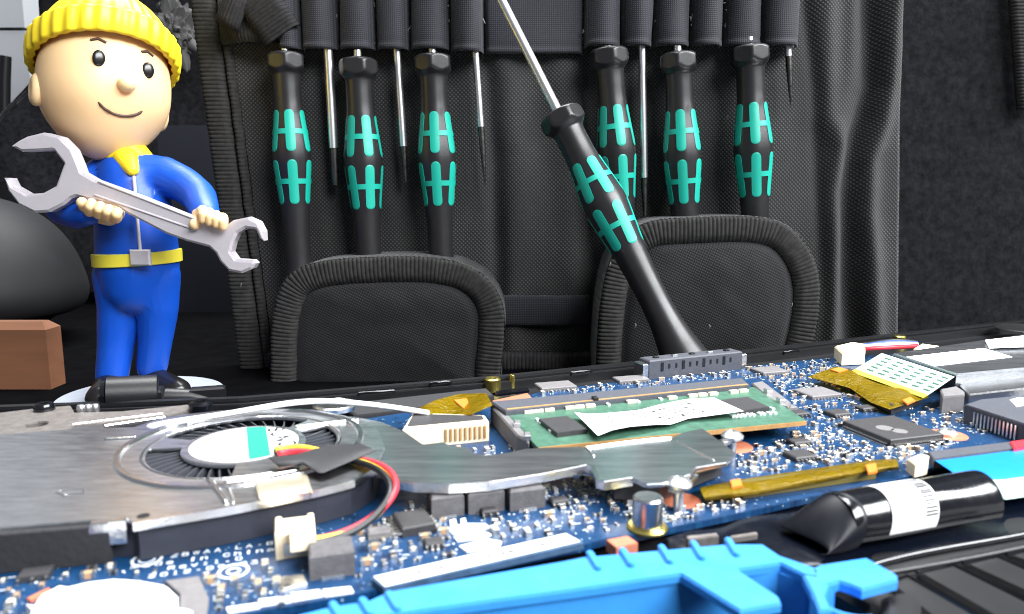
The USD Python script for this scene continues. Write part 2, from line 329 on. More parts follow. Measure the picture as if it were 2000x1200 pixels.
# ---------------------------------------------------------------- felt side of the case
def felt():
    X = np.linspace(atY(1700, 300, PY + 22)[0], atY(2250, 300, PY + 22)[0], 90); Z = np.linspace(0, 190, 110)
    F = np.array([[(x, PY + 22, z) for x in X] for z in Z]); F[..., 1] -= 1.6 * meshkit.fbm(F / 7.0, 3, 4); return slab(F, (0, 6, 0))
ft = thing('felt_case', 'black speckled felt side of a tool case right of the pouch', 'case', (atY(1900, 500, PY + 22)[0], PY + 22, 0))
obj('felt_side', felt(), 'felt', ft, smooth=True)
e0_, e1_ = atY(2004, 120, PY + 16), atY(1992, -40, PY + 16); ns = 20; ln_ = np.array([e0_ + (e1_ - e0_) * t for t in np.linspace(-.6, 1, ns)])
LATE = [lambda: obj('edge_tape', ribbed(ln_, np.tile([1.0, 0, 0], (ns, 1)), np.tile([0, -1.0, 0], (ns, 1)), 8, 1.4, .4, .6), 'ribbed_tape', ft, smooth=True)]
# ---------------------------------------------------------------- ribbed tape
def ribbed(P, Wd, N, width, period=1.5, amp=.45, bulge=.5, cols=9, sink=1.2, per=6, seed=0):
    """Grosgrain tape along P (points), Wd its width directions, N its face directions: real ribs across it."""
    P = np.asarray(P, float); d = np.r_[0, np.cumsum(np.linalg.norm(np.diff(P, axis=0), axis=1))]; s = np.arange(0, d[-1], period / per)
    I = lambda A: np.stack([np.interp(s, d, np.asarray(A, float)[:, k]) for k in range(3)], 1)
    p, w, n = I(P), I(Wd), I(N); W_ = np.interp(s, d, np.broadcast_to(width, len(P)))
    u = np.linspace(-1, 1, cols); rib = amp * np.sqrt(np.abs(np.sin(np.pi * s / period)))
    wob = (meshkit.noise(np.stack([s * .35, s * 0 + seed, s * 0], 1), 2) - .5) * .5
    F = p[:, None] + w[:, None] * (u[None, :, None] * W_[:, None, None] / 2 + wob[:, None, None] * .6) + n[:, None] * ((rib[:, None] + bulge * (1 - u[None] ** 2)) - sink * (np.abs(u[None]) > .99))[..., None]
    return slab(F, -n[:, None].mean(0) * 1.2)
LATE[0]()
# ---------------------------------------------------------------- the tool pouch
pouch = thing('tool_pouch', 'black woven tool pouch with elastic loops, two pockets and ribbed edging', 'tool pouch', (0, PY, 0))
ZT = 160.0
XLb, XLt = atY(475, 735, PY)[0], atY(376, 0, PY)[0]; zLb, zLt = atY(475, 735, PY)[2], atY(376, 0, PY)[2]
XRb, XRt = atY(1757, 655, PY)[0], atY(1752, 0, PY)[0]
def polyx(pts, z):
    q = sorted([(atY(x, y, PY)[2], atY(x, y, PY)[0]) for x, y in pts]); return np.interp(z, [a for a, _ in q], [b for _, b in q])
def pouch_depth(x, z):
    d = 2.2 * (meshkit.fbm(np.stack([x / 30, z / 55, x * 0], -1), 3, 9) - .5)
    for pts, dep, wd in (([(1700, 0), (1706, 170), (1666, 295), (1650, 370), (1660, 570), (1668, 660)], -5.5, 4.2), ([(1734, 170), (1722, 240), (1695, 312), (1692, 420), (1700, 510), (1706, 660)], 4.2, 4.0),
                         ([(1614, 0), (1616, 230), (1638, 290), (1630, 400), (1618, 640)], 3.4, 5.0), ([(1572, 0), (1592, 170), (1599, 400), (1608, 600)], -1.6, 2.2), ([(1668, 0), (1660, 140), (1640, 260)], 1.8, 4),
                         ([(985, 110), (1010, 300), (1000, 560)], 2.4, 7), ([(950, 110), (965, 300), (972, 500)], -2.2, 3.2), ([(1090, 110), (1110, 330), (1125, 560)], 2.0, 6), ([(1150, 110), (1165, 300), (1160, 500)], -2.4, 4),
                         ([(452, 110), (478, 300), (500, 520)], 1.5, 6), ([(600, 110), (612, 300), (640, 480)], 1.6, 5), ([(735, 110), (755, 300), (770, 480)], 1.4, 5)):
        d = d + dep * np.exp(-((x - polyx(pts, z)) / wd) ** 2)
    return d
zz = np.linspace(0, ZT, 120); U_ = np.linspace(0, 1, 260)
XL = np.interp(zz, [zLb, zLt], [XLb, XLt]) ; XL = XLb + (XLt - XLb) * (zz - zLb) / (zLt - zLb); XR = XRb + (XRt - XRb) * zz / ZT
Xg = XL[:, None] * (1 - U_) + XR[:, None] * U_; Zg = np.repeat(zz[:, None], len(U_), 1)
F = np.stack([Xg, PY - pouch_depth(Xg, Zg), Zg], -1)
obj('back_panel', slab(F, (0, 5, 0)), 'pouch_cloth', pouch, smooth=True)
# left edging tape (two rows: wide ribs and a narrow stitched row)
zs = np.linspace(0, ZT, 60); ex = XLb + (XLt - XLb) * (zs - zLb) / (zLt - zLb)
n_ = len(zs); one = np.tile([1.0, 0, 0], (n_, 1)); fr = np.tile([-.25, -1.0, 0], (n_, 1))
obj('edge_tape', ribbed(np.c_[ex + 4.6, np.full(n_, PY - 3.2), zs], one, fr, 9.6, 1.55, .5, .8), 'ribbed_tape', pouch, smooth=True)
obj('edge_tape', ribbed(np.c_[ex + 11.5, np.full(n_, PY - 2.9), zs + .3], one, fr, 3.4, 1.55, .35, .3, cols=5), 'ribbed_tape', pouch, smooth=True)
# folded ribbed strap at the top left
def strap(a, b, w, y, amp=.4, bend=3.0, mat_='ribbed_tape'):
    a, b = atY(*a, y), atY(*b, y); P = np.array([a + (b - a) * t + np.array([0, -bend * math.sin(math.pi * t), 0]) for t in np.linspace(0, 1, 20)])
    d = (b - a) / np.linalg.norm(b - a); wd = np.cross(d, [0, 1.0, 0]); return ribbed(P, np.tile(wd, (20, 1)), np.tile([0, -1.0, 0], (20, 1)), w, 1.35, amp, .5)
obj('strap', strap((428, 42), (556, 36), 17, PY - 6, bend=4), 'ribbed_tape', pouch, smooth=True)
obj('strap', strap((480, -40), (552, 70), 15, PY - 11, bend=3), 'ribbed_tape_dark', pouch, smooth=True)
obj('strap', strap((432, 8), (478, 30), 13, PY - 13, bend=3), 'ribbed_tape_dark', pouch, smooth=True)
# elastic loops, each its own bulging tube of cloth
hem = lambda x: 94 if x < 900 else (99 if x < 1140 else 88)
def loop(x0, x1, bulge, ytop=-60, yb=None, flat=False, n=18, seed=0):
    yb = yb or hem((x0 + x1) / 2)
    a, b = atY(x0, yb, PY - 9), atY(x1, yb, PY - 9); ztop = ZT; zb = a[2]; rows = np.r_[np.linspace(zb, zb + 2.2, 5), np.linspace(zb + 3.2, ztop, 30)]
    u = np.linspace(0, 1, n); F = []
    for k, z in enumerate(rows):
        lip = .5 * math.exp(-((z - zb - 1.0) / .9) ** 2) - .45 * math.exp(-((z - zb - 2.6) / .5) ** 2)
        sag = 1.4 * (math.exp(-(z - zb) / 10.0))
        prof = np.sqrt(np.clip(1 - (2 * u - 1) ** 2, 0, 1)) ** (.8 if not flat else .25) * bulge
        x = a[0] + (b[0] - a[0]) * u + (meshkit.noise(np.stack([u * 0 + seed, u * 0 + z / 14, u * 3], -1), 5) - .5) * .6
        y = PY - 1.5 - prof - lip - (meshkit.noise(np.stack([u * 2 + seed * 3, u * 0 + z / 20, u * 0], -1), 6) - .5) * 1.4
        F.append(np.stack([x, y, np.full(n, z) - sag * (u * (1 - u)) * 1.2 * (z < zb + 20)], -1))
    return slab(np.array(F), (0, 1.0, 0))
B1 = [541, 584, 659, 731, 799, 878, 945]; B2 = [1143, 1215, 1279, 1351, 1417, 1492, 1566]
for k, (a, b) in enumerate(list(zip(B1, B1[1:])) + list(zip(B2, B2[1:]))):
    obj('elastic_loop', loop(a + .5, b - .5, 10.2 + rng.uniform(-.6, .8), seed=k), 'elastic_cloth', pouch, smooth=True)
obj('flat_band', loop(946, 1142, 4.0, flat=True, n=40, seed=31), 'elastic_cloth', pouch, smooth=True)
for k, x in enumerate((584, 659, 731, 799, 878, 945, 1143, 1215, 1279, 1351, 1417, 1492)):      # loose stitches between the loops
    for j in range(rng.randint(1, 3)):
        q = atY(x + rng.uniform(-3, 3), rng.uniform(5, 92), PY - 5.5); obj('stitch', tube([q, q + [rng.uniform(-.4, .4), -.5, rng.uniform(-1, 1)], q + [rng.uniform(-.8, .8), -.2, rng.uniform(-1.4, 1.4)]], .16, 4), 'thread', pouch)
# low cross strap between the pockets
a, b = atY(975, 635, PY - 3), atY(1150, 577, PY - 3)
Fs = np.array([[(x, PY - 3.2 - 1.0 * math.sin(math.pi * (x - a[0]) / (b[0] - a[0])) - .6 * math.sin(math.pi * v), a[2] + (b[2] - a[2]) * v) for x in np.linspace(a[0], b[0], 30)] for v in np.linspace(0, 1, 10)])
obj('cross_strap', slab(Fs, (0, 1, 0)), 'elastic_cloth', pouch, smooth=True)
# the two bulging pockets
def pocket(outer, width, depth, tape, seed):
    """outer: photo points of the tape's outer edge from the left foot over the top to the right foot."""
    Yp = PY - depth
    P = spline([atY(x, y, Yp) for x, y in outer], 90); P[:, 1] = Yp
    t = np.gradient(P, axis=0); t /= np.linalg.norm(t, axis=1, keepdims=True); inw = np.cross(t, [0, -1.0, 0]); inw *= -np.sign((inw * (P.mean(0) - P)).sum(1))[:, None] * -1
    Wp = P + inw * width / 2
    arch = -2.5 * np.sin(np.pi * np.linspace(0, 1, 90))[:, None] * np.array([0, 1.0, 0])      # the mouth stands out from the pouch
    N = np.tile([0, -1.0, 0], (90, 1)) - inw * .55; N /= np.linalg.norm(N, axis=1, keepdims=True)
    tp = obj('pocket_tape', ribbed(Wp + arch + N * .6, inw, N, width, 1.5, .5, .75, sink=1.3, seed=seed), tape, pouch, smooth=True)
    inner = P + inw * (width - .8) + arch; cen = inner.mean(0); cen[2] *= .85
    base = np.linspace(inner[-1], inner[0], 30)[1:-1]; base[:, 2] = np.minimum(base[:, 2], 2); ring = np.vstack([inner, base])
    rs = np.r_[np.linspace(1, .04, 26), 0.0]; F = []
    for r in rs:
        q = cen + (ring - cen) * r; bul = -3.4 * (1 - r ** 3) + 1.1 * math.exp(-((r - .96) / .04) ** 2)
        q[:, 1] += bul + 3.0 * (meshkit.fbm(q / 22.0 + seed, 3, seed) - .5) * min(1, (1 - r) * 5); F.append(q)
    obj('pocket_front', grid(np.array(F), wrap=True), 'pocket_cloth', pouch, smooth=True)
    back = np.stack([P + arch, P * [1, 0, 1] + [0, PY - 1, 0]]); obj('pocket_gusset', slab(back, (0, 0, -.4)), 'pocket_cloth', pouch, smooth=True)
pocket([(528, 760), (530, 660), (540, 590), (568, 535), (640, 507), (740, 500), (860, 503), (935, 528), (978, 580), (986, 650), (982, 760)], 9.6, 22, 'ribbed_tape', 1)
pocket([(1163, 740), (1166, 650), (1176, 560), (1205, 478), (1250, 438), (1340, 424), (1450, 421), (1530, 438), (1580, 492), (1598, 560), (1592, 640), (1570, 740)], 9.4, 22, 'ribbed_tape', 2)
for x, y in ((737, 452), (741, 468), (742, 480), (741, 490), (600, 470), (1190, 520), (1240, 640), (1385, 642), (1545, 600), (1420, 234), (470, 560)):   # pale lint and thread ends
    q = atY(x, y, PY - (29 if 500 < y and x > 1180 else 5)); obj('lint', tube([q, q + [.3, -.3, .7], q + [rng.uniform(-.4, .8), -.2, 1.6]], .17, 5), 'thread', pouch)
# base hem of the pouch
hx = np.linspace(XLb + 12, XRb, 60); hp = np.c_[hx, np.full(60, PY - 4.5), np.full(60, 3.2)]
obj('base_tape', ribbed(hp, np.tile([0, 0, 1.0], (60, 1)), np.tile([0, -1.0, 0], (60, 1)), 8, 1.5, .4, .8), 'ribbed_tape_dark', pouch, smooth=True)

# ---------------------------------------------------------------- screwdrivers
HP = [(4.6, -0.6), (7.0, 0.0), (8.3, 1.4), (8.4, 4.2), (7.0, 6.2), (5.9, 7.6), (5.75, 10), (5.8, 16), (6.15, 21), (7.2, 29), (8.0, 35), (8.15, 37.5), (8.0, 40), (7.2, 47), (6.4, 54), (5.9, 60), (5.5, 68), (5.4, 76), (5.8, 84), (6.9, 92), (8.2, 98), (8.7, 101), (8.4, 103), (6.0, 104)]
hs = [h for _, h in HP]; hr = [r * .885 for r, _ in HP]
from scipy.interpolate import PchipInterpolator
RAD = PchipInterpolator(hs, hr)
def handle_mesh():
    s = np.r_[np.linspace(-.6, 8, 20), np.linspace(9, 104, 70)]; th = np.arange(48) * 2 * np.pi / 48; F = []
    for h in s:
        r = float(RAD(h)); row = []
        for t in th:
            k = r
            if h < 6.8:                                           # six-sided collar with rounded flats
                a = (t % (math.pi / 3)) - math.pi / 6; hexr = 6.5 / math.cos(a) * (1 + .0 * h); w = 1 - max(0, (h - 5.6) / 1.2); k = min(r, hexr) * w + r * (1 - w)
            elif 21 < h < 57: k = r * (1 - .022 * abs(math.sin(3 * t)) ** 6)
            row.append((k * math.cos(t), k * math.sin(t), h))
        F.append(row)
    m = grid(np.array(F), wrap=True); v = np.vstack([m.vertices, [0, 0, -.6], [0, 0, 104]]); n = 48; e = (len(s) - 1) * n
    f = list(map(tuple, m.faces)) + [(len(v) - 2, (j + 1) % n, j) for j in range(n)] + [(len(v) - 1, e + j, e + (j + 1) % n) for j in range(n)]
    t = TM(v, f); t.fix_normals(); return t
def inlay(th0, s0, s1, half=1.72, rows=22, arc=None):
    """A teal strip set into the handle: rounded ends, standing a hair proud. arc: a cross bar from angle to angle."""
    if arc:
        A = np.linspace(arc[0], arc[1], 14); S = np.linspace(s0, s1, 4)
        F = np.array([[((RAD(s) + .16) * math.cos(a), (RAD(s) + .16) * math.sin(a), s) for s in S] for a in A]); G = np.array([[((RAD(s) - .4) * math.cos(a), (RAD(s) - .4) * math.sin(a), s) for s in S] for a in A])
    else:
        t = np.linspace(0, 1, rows); S = s0 + (s1 - s0) * (1 - np.cos(np.pi * t)) / 2; u = np.linspace(-1, 1, 7); F = []; G = []
        for s in S:
            e = min(s - s0, s1 - s); w = half * math.sqrt(max(0, 1 - max(0, 1 - e / half) ** 2)) + .02
            off = .18 if e > .25 else .02
            F.append([((RAD(s) + off - .05 * abs(q)) * math.cos(th0 + q * w / RAD(s)), (RAD(s) + off - .05 * abs(q)) * math.sin(th0 + q * w / RAD(s)), s) for q in u])
            G.append([((RAD(s) - .4) * math.cos(th0 + q * w / RAD(s)), (RAD(s) - .4) * math.sin(th0 + q * w / RAD(s)), s) for q in u])
        F, G = np.array(F), np.array(G)
    m = cat_m([grid(F), grid(G, flip=True)]); r, c = F.shape[:2]
    rim = [(0, j) for j in range(c)] + [(i, c - 1) for i in range(1, r)] + [(r - 1, j) for j in range(c - 2, -1, -1)] + [(i, 0) for i in range(r - 2, 0, -1)]
    m = cat_m([m, grid(np.array([[F[i, j] for i, j in rim], [G[i, j] for i, j in rim]]), wrap=True)]); m.merge_vertices(); m.fix_normals(); return m
HANDLE = handle_mesh(); BARS = []
NB = 6
for k in range(NB):
    a = k * 2 * math.pi / NB
    BARS += [inlay(a, 20.6, 36.0), inlay(a, 39.0, 55.4)]
RINGS = [inlay(0, s0, s0 + 1.9, arc=(k * 2 * math.pi / NB, (k + 1) * 2 * math.pi / NB)) for s0 in (27.6, 46.0) for k in range(NB)]
proto = {}
def axes(o, zdir, spin):
    z = np.asarray(zdir, float) / np.linalg.norm(zdir); x = np.cross([0, 1.0, 0], z); x /= np.linalg.norm(x); y = np.cross(z, x)
    c, s = math.cos(spin), math.sin(spin); X, Y = c * x + s * y, -s * x + c * y
    return Gf.Matrix4d(*X, 0, *Y, 0, *z, 0, *[float(v) * MM for v in o], 1)
def screwdriver(label, head, foot, spin, shank, rad=1.55, group=None):
    """head: centre of the collar's face; foot: where the handle's cap points; shank: blade length in view beyond the head."""
    k_ = Gf.Vec3d(1.03, 1.03, .93) if shank > 60 else Gf.Vec3d(1, 1, 1)
    path = numbered('/World/screwdriver'); x = UsdGeom.Xform.Define(stage, path)
    x.AddTransformOp().Set(Gf.Matrix4d().SetScale(k_) * axes(head, np.asarray(foot, float) - head, spin)); tag(path, label, 'screwdriver', group)
    if (shank, rad) in proto:
        x.GetPrim().GetReferences().AddInternalReference(proto[shank, rad]); x.GetPrim().SetInstanceable(True); return
    proto[shank, rad] = path; t = T(path, (0, 0, 0))
    obj('handle', HANDLE, 'handle_black', t, smooth=35)
    for b in BARS: obj('grip_inlay', b, 'teal', t, smooth=40)
    obj('grip_ring', cat_m(RINGS), 'teal', t, smooth=40)
    obj('shank', tube([(0, 0, .4), (0, 0, -shank * .5), (0, 0, -shank)], rad, 20), 'chrome', t, smooth=40)
def blade(label, top, end, rad, tip_len, end_r):
    top, end = np.asarray(top), np.asarray(end); d = (end - top) / np.linalg.norm(end - top); L = np.linalg.norm(end - top)
    t = thing('slim_screwdriver', label, 'slim screwdriver', top, 'slim screwdrivers hanging blade down from the elastic loops')
    obj('rod', tube([top, top + d * (L - tip_len) * .5, top + d * (L - tip_len)], rad, 20), 'chrome', t, smooth=40)
    r0 = rad * .94
    obj('tip', tube([top + d * (L - tip_len), top + d * (L - tip_len * .7), top + d * (L - tip_len * .3), end], [r0, r0 * .96, (r0 + end_r) / 2 if end_r < rad * .6 else r0 * .95, end_r], 16), 'dark_steel', t, smooth=40)
G_D = 'black and teal screwdrivers standing in the pouch pockets'
DY = PY - 9.6
drivers = [((557, 106), (587, 560), .25, 'screwdriver farthest left in the pouch, nearest the toy figure'), ((699, 117), (724, 560), .02, 'screwdriver in the middle of the three above the left pocket'), ((845, 110), (865, 560), .52, 'screwdriver on the right of the three above the left pocket'),
           ((1188, 97), (1222, 520), .36, 'screwdriver partly hidden behind the leaning screwdriver'), ((1324, 106), (1342, 520), .77, 'screwdriver in the middle of the three above the right pocket'), ((1464, 92), (1478, 520), .68, 'screwdriver farthest right in the pouch, beside the shortest bare blade')]
for (h, f, sp, lb) in drivers:
    H, Ft = atY(*h, DY), atY(*f, DY - 1.5); screwdriver('black and teal ' + lb, H, Ft, sp, 3.4, 1.4, group=G_D)
screwdriver('black and teal screwdriver leaning across the pouch, its long blade pointing up left', atY(1092, 222, 259), atY(1349, 726, 236), .15, 118, 1.6)
for x0, y0, x1, y1, r, tl, er, lb in ((639, 70, 656, 362, 1.75, 14, 1.25, 'bare silver blade with a dark flat end beside the leftmost screwdriver'), (773, 70, 793, 356, 1.4, 13.5, .5, 'bare silver blade left of the third screwdriver from the toy'), (926, 70, 948, 362, 1.3, 22, .25, 'bare silver blade with a long dark point right of the three left screwdrivers'),
                              (1253, 70, 1260, 424, 1.4, 15, .6, 'longest bare silver blade, between two screwdrivers above the right pocket'), (1538, 70, 1545, 206, 1.25, 18, .3, 'shortest bare blade with a needle point at the right end of the loops')):
    blade(lb, atY(x0, y0, PY - 7), atY(x1, y1, PY - 7), r, tl, er)
# ---------------------------------------------------------------- the toy figure (a plain worker in a beanie) and its wrench
FY = 257.0
P3 = lambda x, y, dy=0: atY(x, y, FY + dy)
base_c = at(277, 772, 2.0)
fig = thing('toy_figurine', 'plastic toy worker in yellow beanie and blue overalls holding a big wrench', 'figurine', (base_c[0], base_c[1], 0))
disc = lathe([(25.5, 0), (26.6, .3), (26.8, 1.6), (26.2, 2.2), (0.5, 2.2)], 64); disc.apply_translation([base_c[0], base_c[1], 0])
obj('stand', disc, 'base_grey', fig, smooth=40)
FY = base_c[1]
body = m3.Manifold()
H = lambda *a: hullchain([(P3(x, y, dy), r) for x, y, dy, r in a], 24)
mid = [(247, 318, 0, 6.5), (256, 350, 0, 10.5), (264, 420, -1, 12.0), (268, 480, -1, 12.6), (270, 520, 0, 12.8), (268, 552, 0, 11.5)]
body = H(*mid) + H((210, 345, 0, 6.4), (256, 350, 0, 9), (318, 344, 0, 6.4))
body = body + H((240, 540, 0, 9.2), (235, 600, -.5, 7.0), (227, 670, -1, 5.8), (219, 735, -2, 5.1)) + H((298, 540, 0, 8.8), (308, 600, 0, 6.6), (304, 660, 1, 5.5), (297, 716, 2, 4.9))
body = body + H((205, 346, 0, 6.6), (166, 372, -5, 5.6), (122, 408, -9, 5.0)) + H((122, 408, -9, 5.0), (150, 420, -16, 4.3), (172, 416, -19, 3.9))       # arm on the left, bent in under the wrench
body = body + H((322, 346, 0, 6.6), (362, 362, -2, 5.7), (388, 384, -6, 5.4)) + H((388, 384, -6, 5.4), (398, 408, -13, 4.6), (402, 420, -16, 4.0))
obj('overalls', soft(body, 2.2, 14), 'toy_blue', fig, smooth=True)
# cuffs, collar, zip, belt
def band(c, rx, ry, h, t=.5, tilt=(0, 0), n=60):
    th = np.linspace(0, 2 * np.pi, n, endpoint=False); rows = [(0, 0), (t, .25), (t, h - .25), (0, h)]
    F = np.array([[(c[0] + (rx + o) * math.cos(a), c[1] + (ry + o) * math.sin(a), c[2] + z + tilt[0] * math.cos(a) + tilt[1] * math.sin(a)) for a in th] for o, z in rows]); return grid(F, wrap=True)
obj('belt', band(P3(270, 516, 0), 13.0, 12.9, 4.4, .7, (.6, 0)), 'toy_belt', fig, smooth=30)
b_ = cbox(6.4, 5.0, 1.2, .4); b_.apply_transform(trimesh.transformations.rotation_matrix(math.pi / 2, [1, 0, 0])); b_.apply_translation(P3(276, 503, -13.4)); obj('belt_buckle', b_, 'wrench_silver', fig)
obj('neckerchief', soft(H((205, 318, 0, 3.0), (246, 306, -1, 7.0), (286, 316, 0, 3.0)) + H((246, 310, -5, 4.0), (258, 332, -9.2, 2.0)), 1.2, 8), 'toy_yellow', fig, smooth=True)
zipl = [P3(261, 345, -10.6), P3(266, 400, -12.6), P3(270, 450, -13.3), P3(274, 488, -13.4)]
obj('zip', tube(spline(zipl, 24), .55, 8), 'wrench_silver', fig, smooth=True)
# head: a plain round head under the hat
HC = P3(206, 168, -1)
tiltM = trimesh.transformations.euler_matrix(math.radians(-4), math.radians(8), math.radians(44))
def headspace(v): return (np.asarray(v) @ tiltM[:3, :3].T) + HC
s = trimesh.creation.icosphere(5, 1.0); v = s.vertices.copy()
sc = np.array([19.2, 18.8, 24.0]); v = v * sc; low = np.clip(-v[:, 2] / 24, 0, 1); v[:, 0] *= 1 + .05 * low - .22 * low ** 3; v[:, 1] *= 1 - .18 * low ** 2
cheek = np.exp(-((np.abs(v[:, 0]) - 11) ** 2 + (v[:, 2] + 8) ** 2) / 60) * (v[:, 1] < 0); v[:, 1] -= 1.0 * cheek
head = obj('head', TM(headspace(v), s.faces), 'toy_skin', fig, smooth=True)
def fy(x, z):                                                       # the face's surface, by nearest vertex of the front half
    k = np.where(v[:, 1] < 2)[0]; i = k[np.argmin((v[k, 0] - x) ** 2 + (v[k, 2] - z) ** 2)]; return v[i, 1]
def ball(x, z, rx, ry, rz, out=0.0, sub=3):
    b = trimesh.creation.icosphere(sub, 1.0); q = b.vertices * [rx, ry, rz] + [x, fy(x, z) - out, z]; return TM(headspace(q), b.faces)
obj('nose', ball(.4, -3.0, 2.6, 2.8, 2.2, .8), 'toy_skin', head, smooth=True)
for sx in (-1, 1):
    obj('eye', ball(sx * 6.9, 3.4, 1.8, .8, 2.5, .15), 'toy_black', head, smooth=True)
    br = [(sx * 5.0, 8.8), (sx * 6.9, 9.6), (sx * 8.9, 8.8)]
    obj('eyebrow', tube([headspace([(x, fy(x, z) - .1, z)])[0] for x, z in br], [.4, .55, .35], 8), 'toy_brown', head, smooth=True)
    e = trimesh.creation.icosphere(4, 1.0); q = e.vertices * [2.6, 3.9, 5.0]; q[:, 0] -= sx * 1.1 * np.exp(-((q[:, 1] / 2.2) ** 2 + (q[:, 2] / 3) ** 2)) * (q[:, 0] * sx > 0); q += [sx * 18.6, 3.5 if sx > 0 else 1.0, -5.5]
    obj('ear', TM(headspace(q), e.faces), 'toy_skin', head, smooth=True)
sm = [(-6.2, -9.2), (-4.4, -10.7), (-1.6, -11.7), (1.6, -11.7), (4.4, -10.7), (6.2, -9.2)]
obj('mouth', tube([headspace([(x, fy(x, z) - .05, z)])[0] for x, z in spline(np.array(sm), 16)], [.2] + [.45] * 14 + [.2], 8), 'toy_brown', head, smooth=True)
# knitted yellow beanie: ribbed crown and a turned-up cuff, pushed back on the head
th = np.linspace(0, 2 * np.pi, 192, endpoint=False); ph = np.linspace(0, math.pi / 2 - .02, 30)
slope = lambda y: 7.0 - .34 * y
F = np.array([[(20.4 * math.cos(p_) * math.cos(a) * (1 + .014 * math.sin(32 * a)), 20.2 * math.cos(p_) * math.sin(a) * (1 + .014 * math.sin(32 * a)) + 1.0, slope(20.2 * math.cos(p_) * math.sin(a)) * math.cos(p_) ** .6 + 10 * (1 - math.cos(p_) ** .6) + 20.5 * math.sin(p_) ** 1.1) for a in th] for p_ in ph])
hat = obj('beanie', grid(headspace(F.reshape(-1, 3)).reshape(F.shape), wrap=True), 'toy_yellow', fig, smooth=True)
cuff = np.array([[((20.0 + o) * math.cos(a) * (1 + .016 * math.sin(32 * a)), (19.8 + o) * math.sin(a) * (1 + .016 * math.sin(32 * a)) + 1.0, slope(19.8 * math.sin(a)) + z) for a in th] for o, z in ((-.6, -1.6), (.9, -2.0), (1.7, -1.2), (1.9, 2), (1.7, 5.0), (.9, 6.0), (-.4, 5.6))])
obj('cuff', grid(headspace(cuff.reshape(-1, 3)).reshape(cuff.shape), wrap=True), 'toy_yellow', hat, smooth=True)
# wrench, held across the chest
WY = -21.0
big = [(30, 286), (44, 276), (60, 268), (92, 260), (124, 268), (148, 292), (160, 320), (166, 337), (192, 352), (280, 384), (360, 416), (400, 431), (430, 437), (444, 441), (460, 430), (488, 424), (508, 433), (518, 452), (519, 470), (512, 466), (503, 448), (484, 445), (468, 455), (460, 472), (455, 492), (465, 506), (497, 508), (503, 514), (497, 524), (476, 533), (451, 528), (434, 510), (426, 494), (413, 482), (367, 470), (329, 456), (308, 445), (256, 418), (232, 402), (156, 384), (146, 388), (132, 400), (104, 414), (76, 416), (44, 400), (24, 374), (15, 348), (24, 348), (32, 364), (60, 380), (92, 377), (116, 364), (132, 320), (112, 294), (84, 296), (50, 297)]
def wrench():
    o = np.array([atY(x, y, FY + WY) for x, y in big]); c = o.mean(0); P = Polygon([(q[0], q[2]) for q in o]).buffer(.35).buffer(-.35, join_style=1)
    m = prism(P, -2.1, 2.1, .7); bk = prism(P, -2.1, 2.1, .7); v = np.c_[m.vertices[:, 0], FY + WY - m.vertices[:, 2], m.vertices[:, 1]]
    t = TM(v, m.faces[:, ::-1]); t.fix_normals(); return t
wr = thing('wrench', 'large silver open-ended toy wrench held across the figurine with both hands', 'wrench', atY(270, 400, FY + WY))
obj('wrench_body', wrench(), 'wrench_silver', wr, smooth=35)
g0, g1 = atY(196, 368, FY + WY), atY(392, 440, FY + WY); d = (g1 - g0) / np.linalg.norm(g1 - g0); up = np.array([-d[2], 0, d[0]])
groove = np.array([[g0 + (g1 - g0) * t + up * (w * (1.9 - .5 * t)) + np.array([0, -2.12 - .45 * (abs(w) < .99) * 0 - .02 + (.0), 0]) for w in (-1, -.7, 0, .7, 1)] for t in np.linspace(0, 1, 16)])
for a_, off in ((1, 1.0), (-1, 1.0)):
    ln = [g0 + (g1 - g0) * t + up * a_ * (2.1 - .6 * t) + np.array([0, -2.05, 0]) for t in np.linspace(0, 1, 12)]; obj('raised_rim', tube(ln, .38, 8), 'wrench_silver', wr, smooth=True)
# hands: palm, four fingers and a thumb each
def hand(palm, pr, fingers, thumb, wrist):
    m = hullchain(palm, 20) + hullchain(wrist, 20)
    for f in fingers + [thumb]: m = m + hullchain(f, 14)
    return soft(m, .7, 6)
q = lambda x, y, dy: atY(x, y, FY + WY + dy)
fing = [[(q(176 + 17 * k + 4, 402 + 5 * k, 2), 1.75), (q(172 + 17 * k + 3, 413 + 4.5 * k, -2.6), 1.7), (q(176 + 17 * k, 404 + 5 * k, -4.6), 1.55), (q(179 + 17 * k, 396 + 6 * k, -4.3), 1.35)] for k in range(4)]
hl = hand([(q(178, 412, 4), 3.2), (q(212, 420, 4.5), 3.4), (q(226, 416, 4.5), 2.6)], 3, fing, [(q(180, 412, 3), 2.1), (q(166, 404, -1), 1.9), (q(160, 396, -3.4), 1.6)], [(q(176, 416, 4), 3.2), (q(160, 420, 5), 3.0)])
obj('hand', hl, 'toy_skin', fig, smooth=True)
fing = [[(q(392 + 13 * k, 414 + 5 * k, 2), 1.6), (q(396 + 13 * k, 411 + 5 * k, -2.4), 1.6), (q(397 + 13 * k, 420 + 5 * k, -4.3), 1.45), (q(396 + 13 * k, 430 + 4.4 * k, -4.2), 1.25)] for k in range(4)]
hr_ = hand([(q(394, 420, 4), 2.9), (q(424, 432, 4.2), 2.7)], 3, fing, [(q(392, 424, 4), 2.0), (q(384, 432, 0), 1.8), (q(380, 440, -3.0), 1.5)], [(q(396, 420, 4), 2.9), (q(402, 414, 5), 3.0)])
obj('hand', hr_, 'toy_skin', fig, smooth=True)
